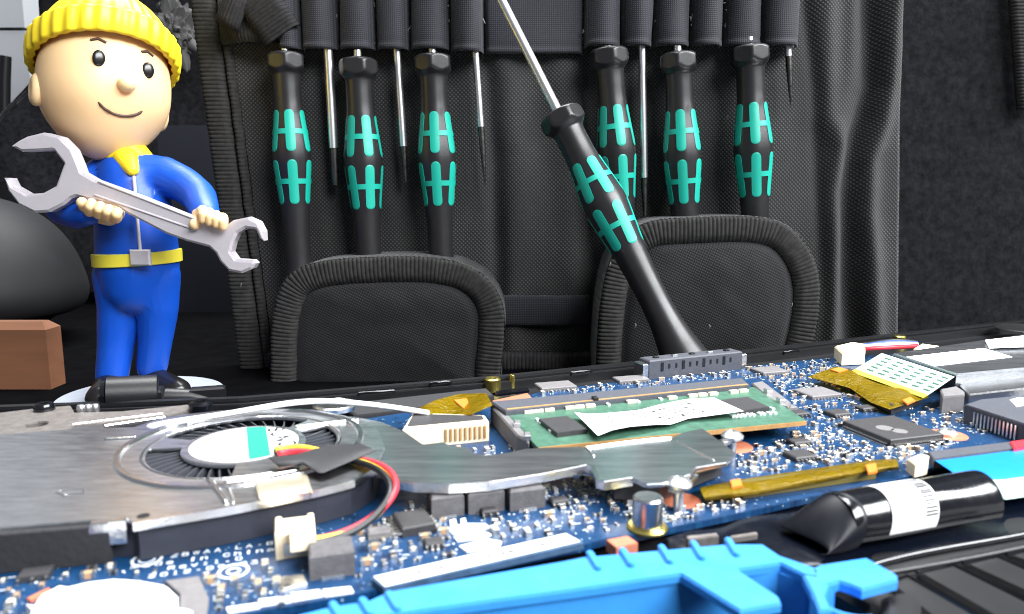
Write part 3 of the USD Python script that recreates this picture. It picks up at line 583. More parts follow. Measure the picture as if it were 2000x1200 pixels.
# shoes
def shoe(a, b, r0, r1):
    m = hullchain([(a, r0), (b, r1)], 24); m = m - m3.Manifold.cube((200, 200, 50)).translate((float(a[0]) - 100, float(a[1]) - 100, -50 + 2.2)); return soft(m, 1.5, 5)
f1, f2 = P3(221, 742, -2), P3(296, 722, 2)
obj('shoe', shoe([f1[0], f1[1], 6.5], [f1[0] + 2, f1[1] - 12, 4.6], 5.2, 4.6), 'toy_black', fig, smooth=True)
obj('shoe', shoe([f2[0], f2[1], 6.5], [f2[0] + 12, f2[1] - 8, 4.8], 5.2, 4.6), 'toy_black', fig, smooth=True)
# ---------------------------------------------------------------- the laptop's chassis
B = lambda x, y, dz=0.0: at(x, y, ZB + dz)
BP = lambda pts, dz=0.0: [B(x, y, dz)[:2] for x, y in pts]
def slabpx(pts, top, h, ch=0.0, buf=0.0):
    P = Polygon(BP(pts, top)); P = P.buffer(buf) if buf else P
    return prism(P, ZB + top - h, ZB + top, ch)
def sheetpx(edge0, edge1, dz, nu=24, nv=8, th=.12, sag=None):
    """A thin sheet between two photo edges; dz(u, v) gives its height over the board."""
    e0, e1 = np.array(edge0, float), np.array(edge1, float); F = []
    r = lambda e, u: np.array([np.interp(u, np.linspace(0, 1, len(e)), e[:, k]) for k in (0, 1)])
    for v_ in np.linspace(0, 1, nv): F.append([B(*(r(e0, u) * (1 - v_) + r(e1, u) * v_), dz(u, v_)) for u in np.linspace(0, 1, nu)])
    return slab(np.array(F), (0, 0, -th))
lap = thing('laptop_chassis', 'opened black laptop base lying in front with its cover off', 'laptop', (0, 170, 0))
back = [(-110, 806), (145, 797), (470, 785), (960, 744), (1450, 692), (1760, 657), (2120, 617)]
tray = Polygon(BP(back, 0) + [(230, 40), (-130, 40)])
front_gap = Polygon(BP([(440, 1245), (640, 1178), (1140, 1080), (1490, 1056), (1610, 1108), (1690, 1150), (1690, 1200), (1700, 2400), (-300, 2400)], 0)).buffer(0)
obj('bottom_case', prism(tray.difference(front_gap), .4, ZB - 2.4, .8), 'black_plastic', lap)
bl = LineString(BP(back, 0)).buffer(1.6, cap_style=2); obj('rear_rim', prism(bl, ZB - 2.4, ZB + 1.2, .5), 'black_plastic', lap)
bl2 = LineString([p + VX[:2] * -3.4 for p in np.array(BP(back[1:], 0))]).buffer(.7, cap_style=2); obj('inner_rib', prism(bl2, ZB - 2.4, ZB + .4, .3), 'black_plastic', lap)
for x, y, r in ((962, 744, 2.4), (1757, 660, 2.2), (1000, 738, .9)):
    p = B(x, y, 1.2); m = lathe([(r, -3), (r, .5), (r * .8, .9), (r * .3, .9), (.2, .7)], 20); m.apply_translation(p); obj('screw_boss', m, 'brass', lap, smooth=35)
for x0, y0, x1, y1 in ((1115, 732, 1155, 727), (1530, 692, 1560, 687), (840, 752, 880, 748), (700, 772, 770, 766)):
    obj('rim_clip', tube([B(x0, y0, 1.0), B(x0 + 1, y0 - 3, 2.0), B(x1 - 1, y1 - 3, 2.0), B(x1, y1, 1.0)], .45, 6), 'black_gloss', lap, smooth=True)
# foam and film pieces behind the fan
obj('foam_strip', slabpx([(640, 792), (950, 758), (965, 772), (800, 800), (690, 812)], .6, 2.6, .3), 'black_tape', lap)
obj('copper_pad', slabpx([(962, 783), (1030, 768), (1040, 779), (968, 792)], .5, .6), 'copper', lap)
obj('copper_pad', slabpx([(965, 764), (1030, 757), (1034, 763), (968, 771)], .5, .6), 'black_gloss', lap)
# front film sheet, palm rest slats and edge
film = sheetpx([(1300, 1052), (1440, 1002), (1640, 955), (2060, 880)], [(1320, 1120), (1460, 1110), (1720, 1098), (2060, 1030)], lambda u, v_: -1.3 - 1.0 * v_ + .5 * math.sin(9 * u + 3 * v_) * v_ * (1 - v_) + .25 * math.sin(23 * u - 5 * v_), 50, 16, .15)
obj('film_sheet', film, 'film_navy', lap, smooth=True)
obj('film_edge', tube(spline([B(1690, 1108, -2), B(1800, 1080, -1.9), B(1900, 1062, -1.9), B(2060, 1030, -1.9)], 40), .55, 6), 'black_gloss', lap, smooth=True)
slp = [[(1790, 1118), (1862, 1103), (2080, 1212), (2080, 1272), (2040, 1262)], [(1880, 1100), (1948, 1086), (2080, 1146), (2080, 1192)], [(1966, 1083), (2010, 1074), (2080, 1104), (2080, 1128)], [(1735, 1140), (1772, 1124), (2010, 1262), (1990, 1330), (1900, 1270)]]
for k, s_ in enumerate(slp):
    vs = obj('vent_slat', slabpx(s_, -1.4, 3.0, .6), 'black_plastic', lap); obj('slat_edge', tube([B(*s_[0], -1.35), B(*s_[1], -1.35), B(*s_[2], -1.35)], .28, 6), 'black_gloss', vs)
obj('latch_block', slabpx([(1722, 1160), (1790, 1148), (1800, 1165), (1800, 1230), (1726, 1240)], -.5, 6, .8), 'black_plastic', lap)
obj('front_lip', tube(spline([B(1715, 1122, -1.6), B(1850, 1099, -1.6), B(2060, 1056, -1.6)], 20), .5, 6), 'black_plastic', lap, smooth=True)
obj('inner_bracket', slabpx([(1340, 1046), (1400, 1040), (1404, 1046), (1345, 1053)], .2, 1.6, .2), 'hinge_metal', lap)
obj('inner_bracket', slabpx([(1425, 1046), (1478, 1038), (1480, 1042), (1428, 1050)], -.4, 1, .2), 'hinge_metal', lap)
# ---------------------------------------------------------------- hinge
hg = lap
HZ = 5.4
hp = Polygon(BP([(-40, 812), (0, 806), (75, 797), (138, 792), (146, 806), (240, 803), (368, 790), (372, 800), (322, 812), (205, 826), (140, 833), (142, 841), (0, 851), (-40, 856)], HZ)).buffer(.3).buffer(-.3)
hole = Point(*B(72, 829, HZ)[:2]).buffer(2.0); hp2 = hp.difference(hole)
obj('hinge_plate', prism(hp2, ZB + HZ - 1.2, ZB + HZ, .25), 'hinge_metal', hg)
obj('plate_wall', prism(Polygon(BP([(-40, 842), (140, 828), (142, 838), (-40, 853)], HZ)), ZB - 2.3, ZB + HZ - 1.3), 'fan_plastic', hg)
for a, b_ in (((142, 829), (318, 808)), ((205, 832), (322, 815))): obj('bright_edge', tube([B(*a, HZ + .1), B(*b_, HZ + .1)], .32, 6), 'steel_bright', hg)
def screw(x, y, dz, r, mat_, parent, h=1.2):
    p = B(x, y, dz); m = lathe([(r * .95, -1.5), (r, 0), (r, h * .6), (r * .8, h), (r * .4, h), (r * .34, h * .5), (.1, h * .5)], 24); m.apply_translation(p); sc_ = obj('screw', m, mat_, parent, smooth=35)
    return sc_
screw(87, 801, HZ, 2.2, 'black_gloss', hg, 1.6); screw(72, 829, HZ - 1.6, 1.7, 'dark_steel', hg); screw(392, 797, HZ, 2.6, 'black_gloss', hg, 1.6)
for x in (158, 172, 186): screw(x, 799 - (x - 158) * .06, HZ, .9, 'chrome', hg, .9)
bc = B(258, 790, 0); bz = ZB + 6.6
a0 = atY(207, 772, bc[1] + 1); a1 = atY(309, 766, bc[1] + 6)
barrel = tube([a0, a0 + (a1 - a0) * .02, a0 + (a1 - a0) * .98, a1], [4.3, 4.7, 4.7, 4.3], 40); obj('barrel', barrel, 'black_plastic', hg, smooth=35)
obj('barrel_cap', tube([a0 - (a1 - a0) * .10, a0 - (a1 - a0) * .09, a0 - (a1 - a0) * .01], [3.2, 3.7, 3.9], 28), 'black_gloss', hg, smooth=35)
obj('barrel_arm', tube([a1 + [2, 0, -1.5], a1 + [8, 1.5, -1.8], a1 + [16, 4, -4.2]], [2.6, 2.2, 1.6], 16), 'black_plastic', hg, smooth=35)
obj('barrel_foot', put(cbox(15, 6, 5.2, .5), [(a0[0] + a1[0]) / 2, (a0[1] + a1[1]) / 2, ZB - 2.3]), 'black_plastic', hg)
obj('barrel_foot', put(cbox(9, 3.4, 4.6, .5), a1 * [1, 1, 0] + [12, 3, ZB - 2.3]), 'black_plastic', hg)
# ---------------------------------------------------------------- the motherboard
OBST = []
mb = thing('motherboard', 'blue laptop circuit board crowded with tiny parts and white lettering', 'circuit board', (0, 150, ZB - 1.2))
edge = [(-60, 1240), (440, 1206), (560, 1186), (700, 1160), (738, 1150), (760, 1146), (1130, 1066), (1185, 1052), (1245, 1044), (1440, 1003), (1560, 976), (1640, 958), (1780, 930), (1840, 905), (2060, 876)]
board = Polygon(BP(edge + [(2100, 668), (1700, 694), (1640, 697), (1470, 715), (1240, 742), (1060, 764), (960, 792), (790, 806), (600, 836), (-60, 920)]))
obj('board', prism(board, ZB - 1.2, ZB, .12), 'board_blue', mb)
def part(name, pts, top, h, mat_, ch=.12, parent=None, avoid=True, label=None):
    o = obj(name, slabpx(pts, top, h, ch), mat_, parent or mb, label=label)
    if avoid: OBST.append(Polygon(BP(pts, 0)).buffer(.5))
    return o
def block(name, x, y, L, W, Hh, mat_, yaw=YAW, ch=.25, parent=None, dz=0):
    p = B(x, y, dz); o = obj(name, put(cbox(L, W, Hh, ch), p, yaw), mat_, parent or mb)
    c_ = Polygon([(-L / 2, -W / 2), (L / 2, -W / 2), (L / 2, W / 2), (-L / 2, W / 2)]); ca, sa = math.cos(yaw), math.sin(yaw)
    OBST.append(Polygon([(p[0] + ca * a - sa * b_, p[1] + sa * a + ca * b_) for a, b_ in list(c_.exterior.coords)[:-1]]).buffer(.5)); return o, p
def pins(parent, p, L, W, n, sides, yaw=YAW, pl=.9, pw=.28, h=.9):
    ms = []; ca, sa = math.cos(yaw), math.sin(yaw)
    for sd in sides:
        along, off = (L, W / 2) if sd in 'fb' else (W, L / 2)
        for k in range(n):
            t = -along * .44 + along * .88 * k / (n - 1)
            for dx, zz, ln in ((pl * .35, h * .55, pl * .7), (pl * .85, .02, pl * .6)):
                bx = trimesh.creation.box([pw, ln, .18]); a = {'f': (t, -off - dx), 'b': (t, off + dx), 'l': (-off - dx, t), 'r': (off + dx, t)}[sd]
                if sd in 'lr': bx.apply_transform(trimesh.transformations.rotation_matrix(math.pi / 2, [0, 0, 1]))
                bx.apply_translation([a[0], a[1], zz + .1]); ms.append(bx)
    m = cat_m(ms); m.apply_transform(trimesh.transformations.rotation_matrix(yaw, [0, 0, 1])); m.apply_translation(p); obj('pins', m, 'solder', parent, kind='stuff')
# square chip with pins all round
qc = B(1741, 848); q_, qp = block('chip', 1741, 848, 14.5, 14.5, 1.7, 'chip_black', ch=.2); pins(q_, qp, 14.5, 14.5, 30, 'fblr', pw=.22)
for x, y, r in ((1728, 836, 1.9), (1757, 842, 1.7)):
    m = lathe([(r, 0), (r, .02), (.1, .02)], 20); m.apply_translation(B(x, y, 1.71) * [1, 1, 0] + [0, 0, ZB + 1.7]); obj('chip_mark', m, 'chip_grey', q_)
# eight-legged chip near the front
o_, p_ = block('chip', 808, 1029, 5.6, 6.4, 1.6, 'chip_black', yaw=YAW + .12); pins(o_, p_, 5.6, 6.4, 6, 'lr', yaw=YAW + .12, pl=1.2, pw=.5)
o_, p_ = block('chip', 847, 1066, 3.0, 2.4, 1.0, 'chip_black'); pins(o_, p_, 3.0, 2.4, 4, 'fb', pl=.7)
for x, y, L, W, n in ((1562, 895, 5.2, 4.4, 6), (1560, 868, 4.4, 3.2, 5), (1635, 812, 4.8, 4.2, 6), (1560, 812, 4.0, 3.4, 4), (1085, 758, 10.5, 6.5, 0), (1232, 745, 9.5, 5.2, 0), (1502, 728, 9.0, 7.0, 0), (1596, 772, 9.5, 8.0, 0), (70, 1128, 4.0, 2.6, 3), (740, 1046, 3.6, 2.4, 0), (1530, 800, 5.5, 4, 0), (1690, 802, 4, 3, 3), (1092, 985, 3.2, 2.2, 4), (955, 1005, 2.8, 2.0, 3)):
    o_, p_ = block('chip', x, y, L, W, 1.1, 'chip_grey' if n == 0 else 'chip_black')
    if n: pins(o_, p_, L, W, n, 'fb', pl=.8, pw=.3)
    else: pins(o_, p_, L, W, 9, 'fr', pl=.5, pw=.2, h=.5)
# inductors
for x, y, L in ((943, 990, 6.4), (1022, 984, 6.4), (648, 1112, 6.3), (870, 1000, 5.6)):
    o_, p_ = block('inductor', x, y, L, L * .82, 3.7, 'inductor_grey', ch=.3)
    obj('terminal', put(trimesh.creation.box([L * .5, L * .86, .3]), p_ + [0, 0, .17]), 'solder', o_)
# fan plug
o_, p_ = block('fan_socket', 578, 1072, 5.4, 5.6, 4.0, 'cream_plastic', ch=.3)
obj('socket_rib', put(cbox(1.0, 5.9, 4.3, .2), p_ + UX * -2.4), 'cream_plastic', o_); obj('socket_rib', put(cbox(1.0, 5.9, 4.3, .2), p_ + UX * 2.4), 'cream_plastic', o_)
obj('socket_mouth', put(trimesh.creation.box([3.4, .3, 2.0]), p_ + VX * -2.85 + [0, 0, 1.4]), 'solder', o_)
# cream edge connector with slots
cc = slabpx([(786, 838), (955, 822), (947, 811), (806, 806)], 4.6, 4.6, .3); OBST.append(Polygon(BP([(780, 880), (960, 862), (955, 806), (800, 806)], 0)).buffer(1))
ce = obj('cream_connector', cc, 'cream_plastic', mb)
part('connector_lid', [(795, 833), (946, 819), (941, 812), (808, 808)], 4.72, .3, 'chip_black', 0, ce, avoid=False)
f0, f1 = B(866, 831, 4.6), B(952, 823, 4.6); fn = np.array([f1[1] - f0[1], -(f1[0] - f0[0]), 0]); fn /= np.linalg.norm(fn); fya = math.atan2(f1[1] - f0[1], f1[0] - f0[0])
for k in range(9): obj('slot', put(trimesh.creation.box([.42, .3, 2.8]), f0 + (f1 - f0) * (k + .5) / 9 + fn * .0 + [0, 0, -2.4], fya), 'board_tan', ce)
# tall silver post, copper rings, spring screws
sp_ = B(1264, 1032); m = lathe([(2.45, 0), (2.45, 5.2), (2.2, 5.5), (.3, 5.5)], 40); m.apply_translation(sp_); pst = obj('standoff', m, 'steel_sheet', mb, smooth=35)
m = lathe([(3.3, 0), (3.35, .35), (3.0, .7), (2.5, .72)], 36); m.apply_translation(sp_); obj('flange', m, 'brass', pst, smooth=35); OBST.append(Point(*sp_[:2]).buffer(3.8))
for x, y, r in ((1850, 850, 4.2), (1428, 872, 4.6), (1328, 978, 3.6)):
    p = B(x, y); m = lathe([(r, 0), (r, .08), (1.2, .08)], 40); m.apply_translation(p); rg = obj('copper_ring', m, 'copper', mb); OBST.append(Point(*p[:2]).buffer(r + .4))
    if x == 1850:
        m = lathe([(2.0, .1), (2.1, .7), (1.5, 1.3), (.8, 1.35), (.6, .9), (.1, .9)], 24); m.apply_translation(p); obj('screw', m, 'chrome', rg, smooth=35)
part('orange_pad', [(1184, 1054), (1226, 1046), (1246, 1060), (1204, 1070)], 1.0, 1.9, 'copper', .1)
# front barcode strip on its bar
br_ = part('label_bar', [(726, 1130), (750, 1149), (1140, 1061), (1108, 1041)], 1.0, 1.0, 'board_edge', 0)
sl = part('barcode_label', [(730, 1126), (752, 1145), (1133, 1057), (1105, 1042)], 1.12, .1, 'label_white', 0, br_, avoid=False)
for k in range(62):
    if rng.random() < .12: continue
    t = .14 + .72 * k / 62; a = B(*(np.array([741, 1135]) * (1 - t) + np.array([1119, 1050]) * t), 1.15); L = rng.choice([1.1, 1.1, 1.5]); w = rng.choice([.12, .18, .26])
    obj('bar', put(trimesh.creation.box([w, L, .04]), a, YAW - .02), 'label_ink', br_)
# white solder pads
for s_ in ([(441, 1186), (504, 1177), (508, 1186), (446, 1196)], [(504, 1170), (565, 1163), (570, 1174), (508, 1183)], [(567, 1158), (624, 1151), (631, 1163), (572, 1173)], [(629, 1151), (685, 1145), (691, 1156), (634, 1164)]): part('solder_pad', s_, .25, .3, 'label_white', .08)
part('solder_pad', [(542, 1127), (592, 1120), (600, 1139), (553, 1151)], .5, .5, 'steel_bright', .1)
for s_ in ([(874, 1031), (906, 1022), (948, 1022), (957, 1029), (938, 1036), (884, 1042)], [(886, 1048), (940, 1036), (960, 1043), (945, 1050), (893, 1056)], [(896, 1066), (952, 1052), (980, 1057), (975, 1068), (912, 1077)]): part('solder_pad', s_, .3, .35, 'label_white', .08)
part('solder_pad', [(878, 1016), (890, 1013), (893, 1026), (880, 1029)], .3, .35, 'label_white', .08); part('solder_pad', [(899, 1013), (909, 1011), (912, 1024), (901, 1026)], .3, .35, 'label_white', .08)
# printed lettering and marks
def ink(txt, a, b_, h):
    a, b_ = B(*a), B(*b_); n = len(txt); d = (b_ - a) / (n - 1) if n > 1 else b_ - a; ms = []
    for k, ch in enumerate(txt):
        if ch == ' ': continue
        c_ = a + d * k; w = .62 if ch not in 'il1:.-/' else .3; ms.append(flat_text(ch, c_ - d * w / 2, c_ + d * w / 2, h, ZB + .02, False))
    obj('lettering', cat_m(ms), 'silk_white', mb, kind='stuff'); OBST.append(LineString([a[:2], b_[:2]]).buffer(1.2))
ink('ZBWAA LA-B', (340, 1089), (527, 1065), 1.15); ink('Made in China', (262, 1111), (528, 1077), 1.15); ink('Rev:1.0', (334, 1113), (466, 1095), 1.1); ink('2012-09-031', (296, 1129), (518, 1099), 1.1)
def oval(x, y, r, w, txt=None):
    p = B(x, y); ring_ = Point(*p[:2]).buffer(r).difference(Point(*p[:2]).buffer(r - w)); obj('oval_mark', prism(ring_, ZB, ZB + .05), 'silk_white', mb); OBST.append(Point(*p[:2]).buffer(r + .3))
    if txt: obj('lettering', flat_text(txt, p - UX * r * .55 - VX * r * .3, p + UX * r * .55 - VX * r * .3, r * .6, ZB + .02, True), 'silk_white', mb, kind='stuff')
oval(287, 1093, 2.2, .4); oval(287, 1093, 1.2, .25); oval(456, 1116, 2.2, .4); oval(456, 1116, 1.0, .3)
# white blob sticker at the lower left and the grey pad beside it
wb = [(50, 1173), (67, 1177), (75, 1162), (117, 1140), (137, 1143), (175, 1134), (225, 1128), (275, 1131), (325, 1140), (347, 1160), (345, 1183), (375, 1187), (375, 1225), (345, 1290), (30, 1310), (48, 1230), (62, 1185)]
wbo = part('white_patch', wb, 2.2, 2.0, 'label_white', .5); part('patch_spot', [(263, 1147), (272, 1145), (276, 1148), (266, 1150)], 2.26, .1, 'label_ink', 0, wbo, avoid=False)
part('grey_pad', [(322, 1134), (388, 1125), (408, 1168), (402, 1215), (350, 1215), (352, 1160)], .6, .6, 'chip_grey', .1)
part('copper_strip', [(52, 1168), (95, 1147), (100, 1152), (60, 1172)], .5, .5, 'copper', .05)
# rear port connector
pc = B(1350, 727); pyaw = math.atan2(*(B(1458, 716) - B(1240, 740))[[1, 0]]); o_, p_ = block('port_connector', 1350, 727, 34, 5.5, 5.6, 'slot_grey', yaw=pyaw, ch=.35)
ux = np.array([math.cos(pyaw), math.sin(pyaw), 0]); vx = np.array([-ux[1], ux[0], 0])
for k in range(11): obj('port_slot', put(trimesh.creation.box([.55 if k % 3 else .9, .3, 1.4 if k % 3 else 2.6]), p_ + ux * (-12.5 + 2.5 * k) + vx * -2.78 + [0, 0, 3.4], pyaw), 'black_plastic', o_)
for k in range(5): obj('port_tab', put(cbox(1.6, 1.2, .5, .1), p_ + ux * (-13 + 6.5 * k) + [0, 0, 5.6], pyaw), 'steel_sheet' if k % 2 else 'black_plastic', o_)
for s_ in (-1, 1): obj('port_ear', put(cbox(2.0, 5.0, 4.6, .3), p_ + ux * 18 * s_, pyaw), 'steel_sheet', o_)
# right-hand connectors
cr_ = part('ribbon_connector', [(1812, 882), (1975, 862), (1985, 876), (1824, 897)], 2.0, 2.0, 'slot_grey', .2)
part('ribbon_latch', [(1822, 893), (2040, 866), (2046, 874), (1826, 899)], 1.6, 1.2, 'label_white', .1, cr_)
part('pink_tab', [(1972, 862), (2010, 857), (2020, 868), (1980, 876)], 2.4, 2.2, 'wire_red', .2, cr_)
part('small_plug', [(1772, 896), (1796, 886), (1815, 890), (1812, 902), (1788, 908)], 2.6, 2.6, 'cream_plastic', .2)
bigc = part('card_connector', [(1884, 790), (1915, 780), (2080, 764), (2080, 862), (2004, 829)], 4.6, 4.6, 'slot_grey', .25)
e0, e1 = B(1895, 795, 4.6), B(1998, 827, 4.6); en = np.array([e1[1] - e0[1], -(e1[0] - e0[0]), 0]); en /= np.linalg.norm(en); ey = math.atan2(*(e1 - e0)[[1, 0]])
for k in range(12): obj('pin', put(trimesh.creation.box([.4, .3, 3.4]), e0 + (e1 - e0) * (k + 1.5) / 14 + en * .12 + [0, 0, -2.6], ey), 'steel_sheet', bigc)
part('white_oval', [(1972, 781), (1990, 776), (2012, 778), (2010, 790), (1985, 794)], 4.75, .2, 'label_white', 0, bigc, avoid=False)
part('black_socket', [(1836, 760), (1868, 754), (1884, 764), (1884, 772), (1842, 775)], 4.5, 4.5, 'chip_grey', .3)
wc = part('wire_plug', [(1630, 676), (1664, 668), (1690, 672), (1690, 688), (1645, 690)], 4.2, 4.0, 'cream_plastic', .4)
# memory slot (the module itself is a thing of its own)
slot = part('memory_slot', [(958, 784), (1450, 738), (1464, 752), (988, 804)], 5.4, 5.4, 'slot_grey', .3)
obj('slot_groove', prism(LineString(BP([(990, 800), (1460, 751)], 5.4)).buffer(.35, cap_style=2), ZB + 3.4, ZB + 5.5), 'board_tan', slot)
obj('slot_key', put(cbox(1.2, 1.6, 1.0, .1), B(1162, 783, 5.2), YAW), 'black_plastic', slot)
for pts in ([(962, 796), (985, 800), (1040, 850), (1032, 864), (1010, 850)], [(1468, 748), (1490, 744), (1545, 785), (1540, 795), (1515, 790)]):
    lt = part('latch_arm', pts, 4.4, 4.2, 'chip_grey', .3)
for x, y in ((1010, 832), (1030, 856), (1500, 768), (1525, 786)): obj('latch_spring', put(cbox(2.6, 1.4, 1.0, .2), B(x, y, 4.4), YAW + 1.3), 'chrome', mb)
OBST.append(Polygon(BP([(985, 806), (1470, 758), (1575, 824), (1050, 876)], 2.0)).buffer(.6))
# ---------------------------------------------------------------- cooling fan
ZF = 6.4; FC = B(478, 867, ZF); FR = 106 * FC[1] / FPX                  # hub radius from the label's width
fan = thing('cooling_fan', 'silver-topped laptop blower fan with white hub label at lower left', 'fan', (FC[0], FC[1], ZB))
outl = Polygon(BP([(-14, 852), (0, 849), (138, 838), (143, 833), (200, 830), (205, 836), (262, 834), (300, 821), (360, 809), (430, 802), (500, 798), (580, 799), (650, 806), (700, 818), (738, 838), (752, 872), (735, 912), (690, 938), (620, 956), (560, 968), (450, 990), (330, 1010), (262, 1022), (250, 1014), (178, 1016), (0, 1032), (-14, 1034)], ZF)).buffer(.5).buffer(-.5)
C2 = Point(FC[0], FC[1])
def wedge(a0, a1, r0, r1, n=30):
    A = np.radians(np.linspace(a0, a1, n)); return Polygon([(FC[0] + r1 * math.cos(a), FC[1] + r1 * math.sin(a)) for a in A] + [(FC[0] + r0 * math.cos(a), FC[1] + r0 * math.sin(a)) for a in A[::-1]]).buffer(-.6).buffer(.6)
r0, r1 = FR * 1.13, FR * 1.72
opens = [wedge(62, 168, r0, r1), wedge(190, 282, r0, r1), wedge(-14, 42, r0, r1)]
plate = outl.difference(unary_union(opens))
pl_ = obj('top_plate', prism(plate, ZB + ZF - .6, ZB + ZF, .18), 'steel_worn', fan)
cav = C2.buffer(r1 + 3.5)
obj('housing', prism(outl.buffer(-.7).difference(cav), ZB + .1, ZB + ZF - .62), 'fan_plastic', fan)
obj('floor', prism(outl.buffer(-1.2).intersection(cav), ZB + .05, ZB + .5), 'black_plastic', fan)
m = lathe([(FR * 1.02, .6), (FR * 1.02, ZF - .9), (.3, ZF - .9)], 40); m.apply_translation([FC[0], FC[1], ZB]); obj('hub', m, 'black_plastic', fan, smooth=35)
for k in range(46):                                                     # one swept blade after another
    a = k * 2 * math.pi / 46; R = np.linspace(FR * 1.0, r1 + 2.2, 5); Fb = np.array([[(FC[0] + r * math.cos(a + .5 * (r - FR) / r1), FC[1] + r * math.sin(a + .5 * (r - FR) / r1), ZB + z) for r in R] for z in (1.0, ZF - .85)])
    obj('blade', slab(Fb, (.28 * math.sin(a), -.28 * math.cos(a), 0)), 'blade_grey', fan)
def lip(ra, rb, h, clip=None):
    th_ = np.arange(120) * math.pi / 60; m = grid(np.array([[(r * math.cos(a), r * math.sin(a), z) for a in th_] for r, z in ((ra, -.05), (ra + .3, h), (rb - .3, h), (rb, -.05))]), wrap=True, flip=True); m.apply_translation([FC[0], FC[1], ZB + ZF]); return m
obj('raised_ring', lip(r1 + 3.9, r1 + 5.4, .55), 'steel_bright', pl_, smooth=40)
obj('raised_ring', lip(r1 + .3, r1 + 1.0, .2), 'steel_bright', pl_, smooth=40)
def rib(pts, r, mat_='steel_bright', parent=None, dz=ZF): return obj('raised_rib', tube(spline([B(x, y, dz) for x, y in pts], 14), r, 8), mat_, parent or pl_, smooth=True)
rib([(408, 938), (425, 960), (442, 984)], .55); rib([(575, 836), (640, 828), (700, 822)], .5); rib([(205, 860), (240, 858), (268, 856)], .5); rib([(440, 944), (500, 932), (585, 918)], .5); rib([(440, 944), (450, 966), (456, 984)], .3)
ar = [(108, 963), (122, 955), (124, 959), (164, 956), (165, 965), (126, 967), (128, 971)]
A_ = Polygon(BP(ar, ZF)); obj('arrow_mark', prism(A_.difference(A_.buffer(-.22)), ZB + ZF - .02, ZB + ZF + .14), 'steel_bright', pl_)
rim = LineString(BP([(262, 1022), (330, 1010), (450, 990), (560, 968), (620, 956), (690, 938), (735, 912)], ZF)); obj('folded_edge', prism(rim.buffer(.35), ZB + ZF - 1.2, ZB + ZF + .12), 'steel_bright', pl_)
obj('vent_hole', prism(Point(*B(280, 1008, ZF)[:2]).buffer(.9), ZB + ZF, ZB + ZF + .06), 'black_plastic', pl_)
# clip tab and foam on the front wall
tb0, tb1 = B(178, 1018, ZF), B(250, 1012, ZF); dirn = (tb1 - tb0) / np.linalg.norm(tb1 - tb0); outn = np.array([dirn[1], -dirn[0], 0]); tya = math.atan2(dirn[1], dirn[0])
obj('clip_tab', put(cbox(np.linalg.norm(tb1 - tb0), 1.4, 1.5, .15), (tb0 + tb1) / 2 + outn * .5 + [0, 0, -1.5], tya), 'steel_bright', fan)
obj('clip_tab', put(cbox(2.3, .7, 3.6, .12), tb1 - dirn * 1.2 + outn * .9 + [0, 0, -3.4], tya), 'steel_bright', fan)
obj('side_foam', put(cbox(17.5, 1.2, ZF - .5, .2), B(88, 1026, ZF) + outn * .5 + [0, 0, -ZF + .15], tya), 'black_tape', fan)
# label: white disc, teal band, print
m = lathe([(FR * .99, 0), (FR * .99, .14), (.2, .14)], 56); m.apply_translation([FC[0], FC[1], ZB + ZF]); lab = obj('hub_label', m, 'label_white', fan)
t0, t1 = B(500, 834, ZF), B(508, 898, ZF); dv = (t1 - t0) / np.linalg.norm(t1 - t0); nv_ = np.array([-dv[1], dv[0], 0])
disc2 = C2.buffer(FR * .985); bandp = LineString([(t0 - dv * 9)[:2], (t1 + dv * 9)[:2]]).buffer(1.9, cap_style=2).intersection(disc2); obj('teal_band', prism(bandp, ZB + ZF + .145, ZB + ZF + .18), 'label_teal', lab)
tm = lambda s_, a, b_, h: obj('lettering', flat_text(s_, B(*a, ZF + .15), B(*b_, ZF + .15), h, ZB + ZF + .15, True, .03), 'label_ink', lab, kind='stuff')
tm('SUNON', (521, 838), (556, 884), 3.2)
ms = []
for x, y, L in ((408, 856, 1.6), (412, 868, 1.1), (430, 848, 1.4), (436, 862, 1.0), (440, 874, 1.7), (452, 856, 1.2), (456, 868, 1.5), (462, 882, 1.6), (470, 850, 1.1), (474, 862, 1.5), (478, 875, 1.1), (546, 856, .5)):
    for k in range(3): ms.append(put(trimesh.creation.box([L / 3.6, .55, .03]), B(x + 3.4 * k * L, y - .4 * k, ZF + .16), YAW + rng.uniform(-.3, .3)))
obj('print_marks', cat_m(ms), 'label_ink', lab, kind='stuff')
# foil pad and tape on the plate
foil = sheetpx([(496, 941), (520, 934), (590, 924), (600, 928)], [(508, 978), (530, 974), (600, 962), (611, 964)], lambda u, v_: ZF + .25 + .9 * math.sin(math.pi * v_) * .6, 12, 8, .15)
obj('foil_pad', foil, 'foil_tan', fan, smooth=True)
tape = sheetpx([(524, 893), (580, 888), (640, 868), (708, 868)], [(545, 912), (590, 905), (626, 925), (735, 880)], lambda u, v_: ZF + 1.75 + .5 * math.sin(math.pi * v_) + .25 * math.sin(7 * u), 20, 10, .15)
ob = obj('black_tape', tape, 'black_tape', label='strip of matt black tape holding the fan wires down on the fan plate', cat='tape', smooth=True)
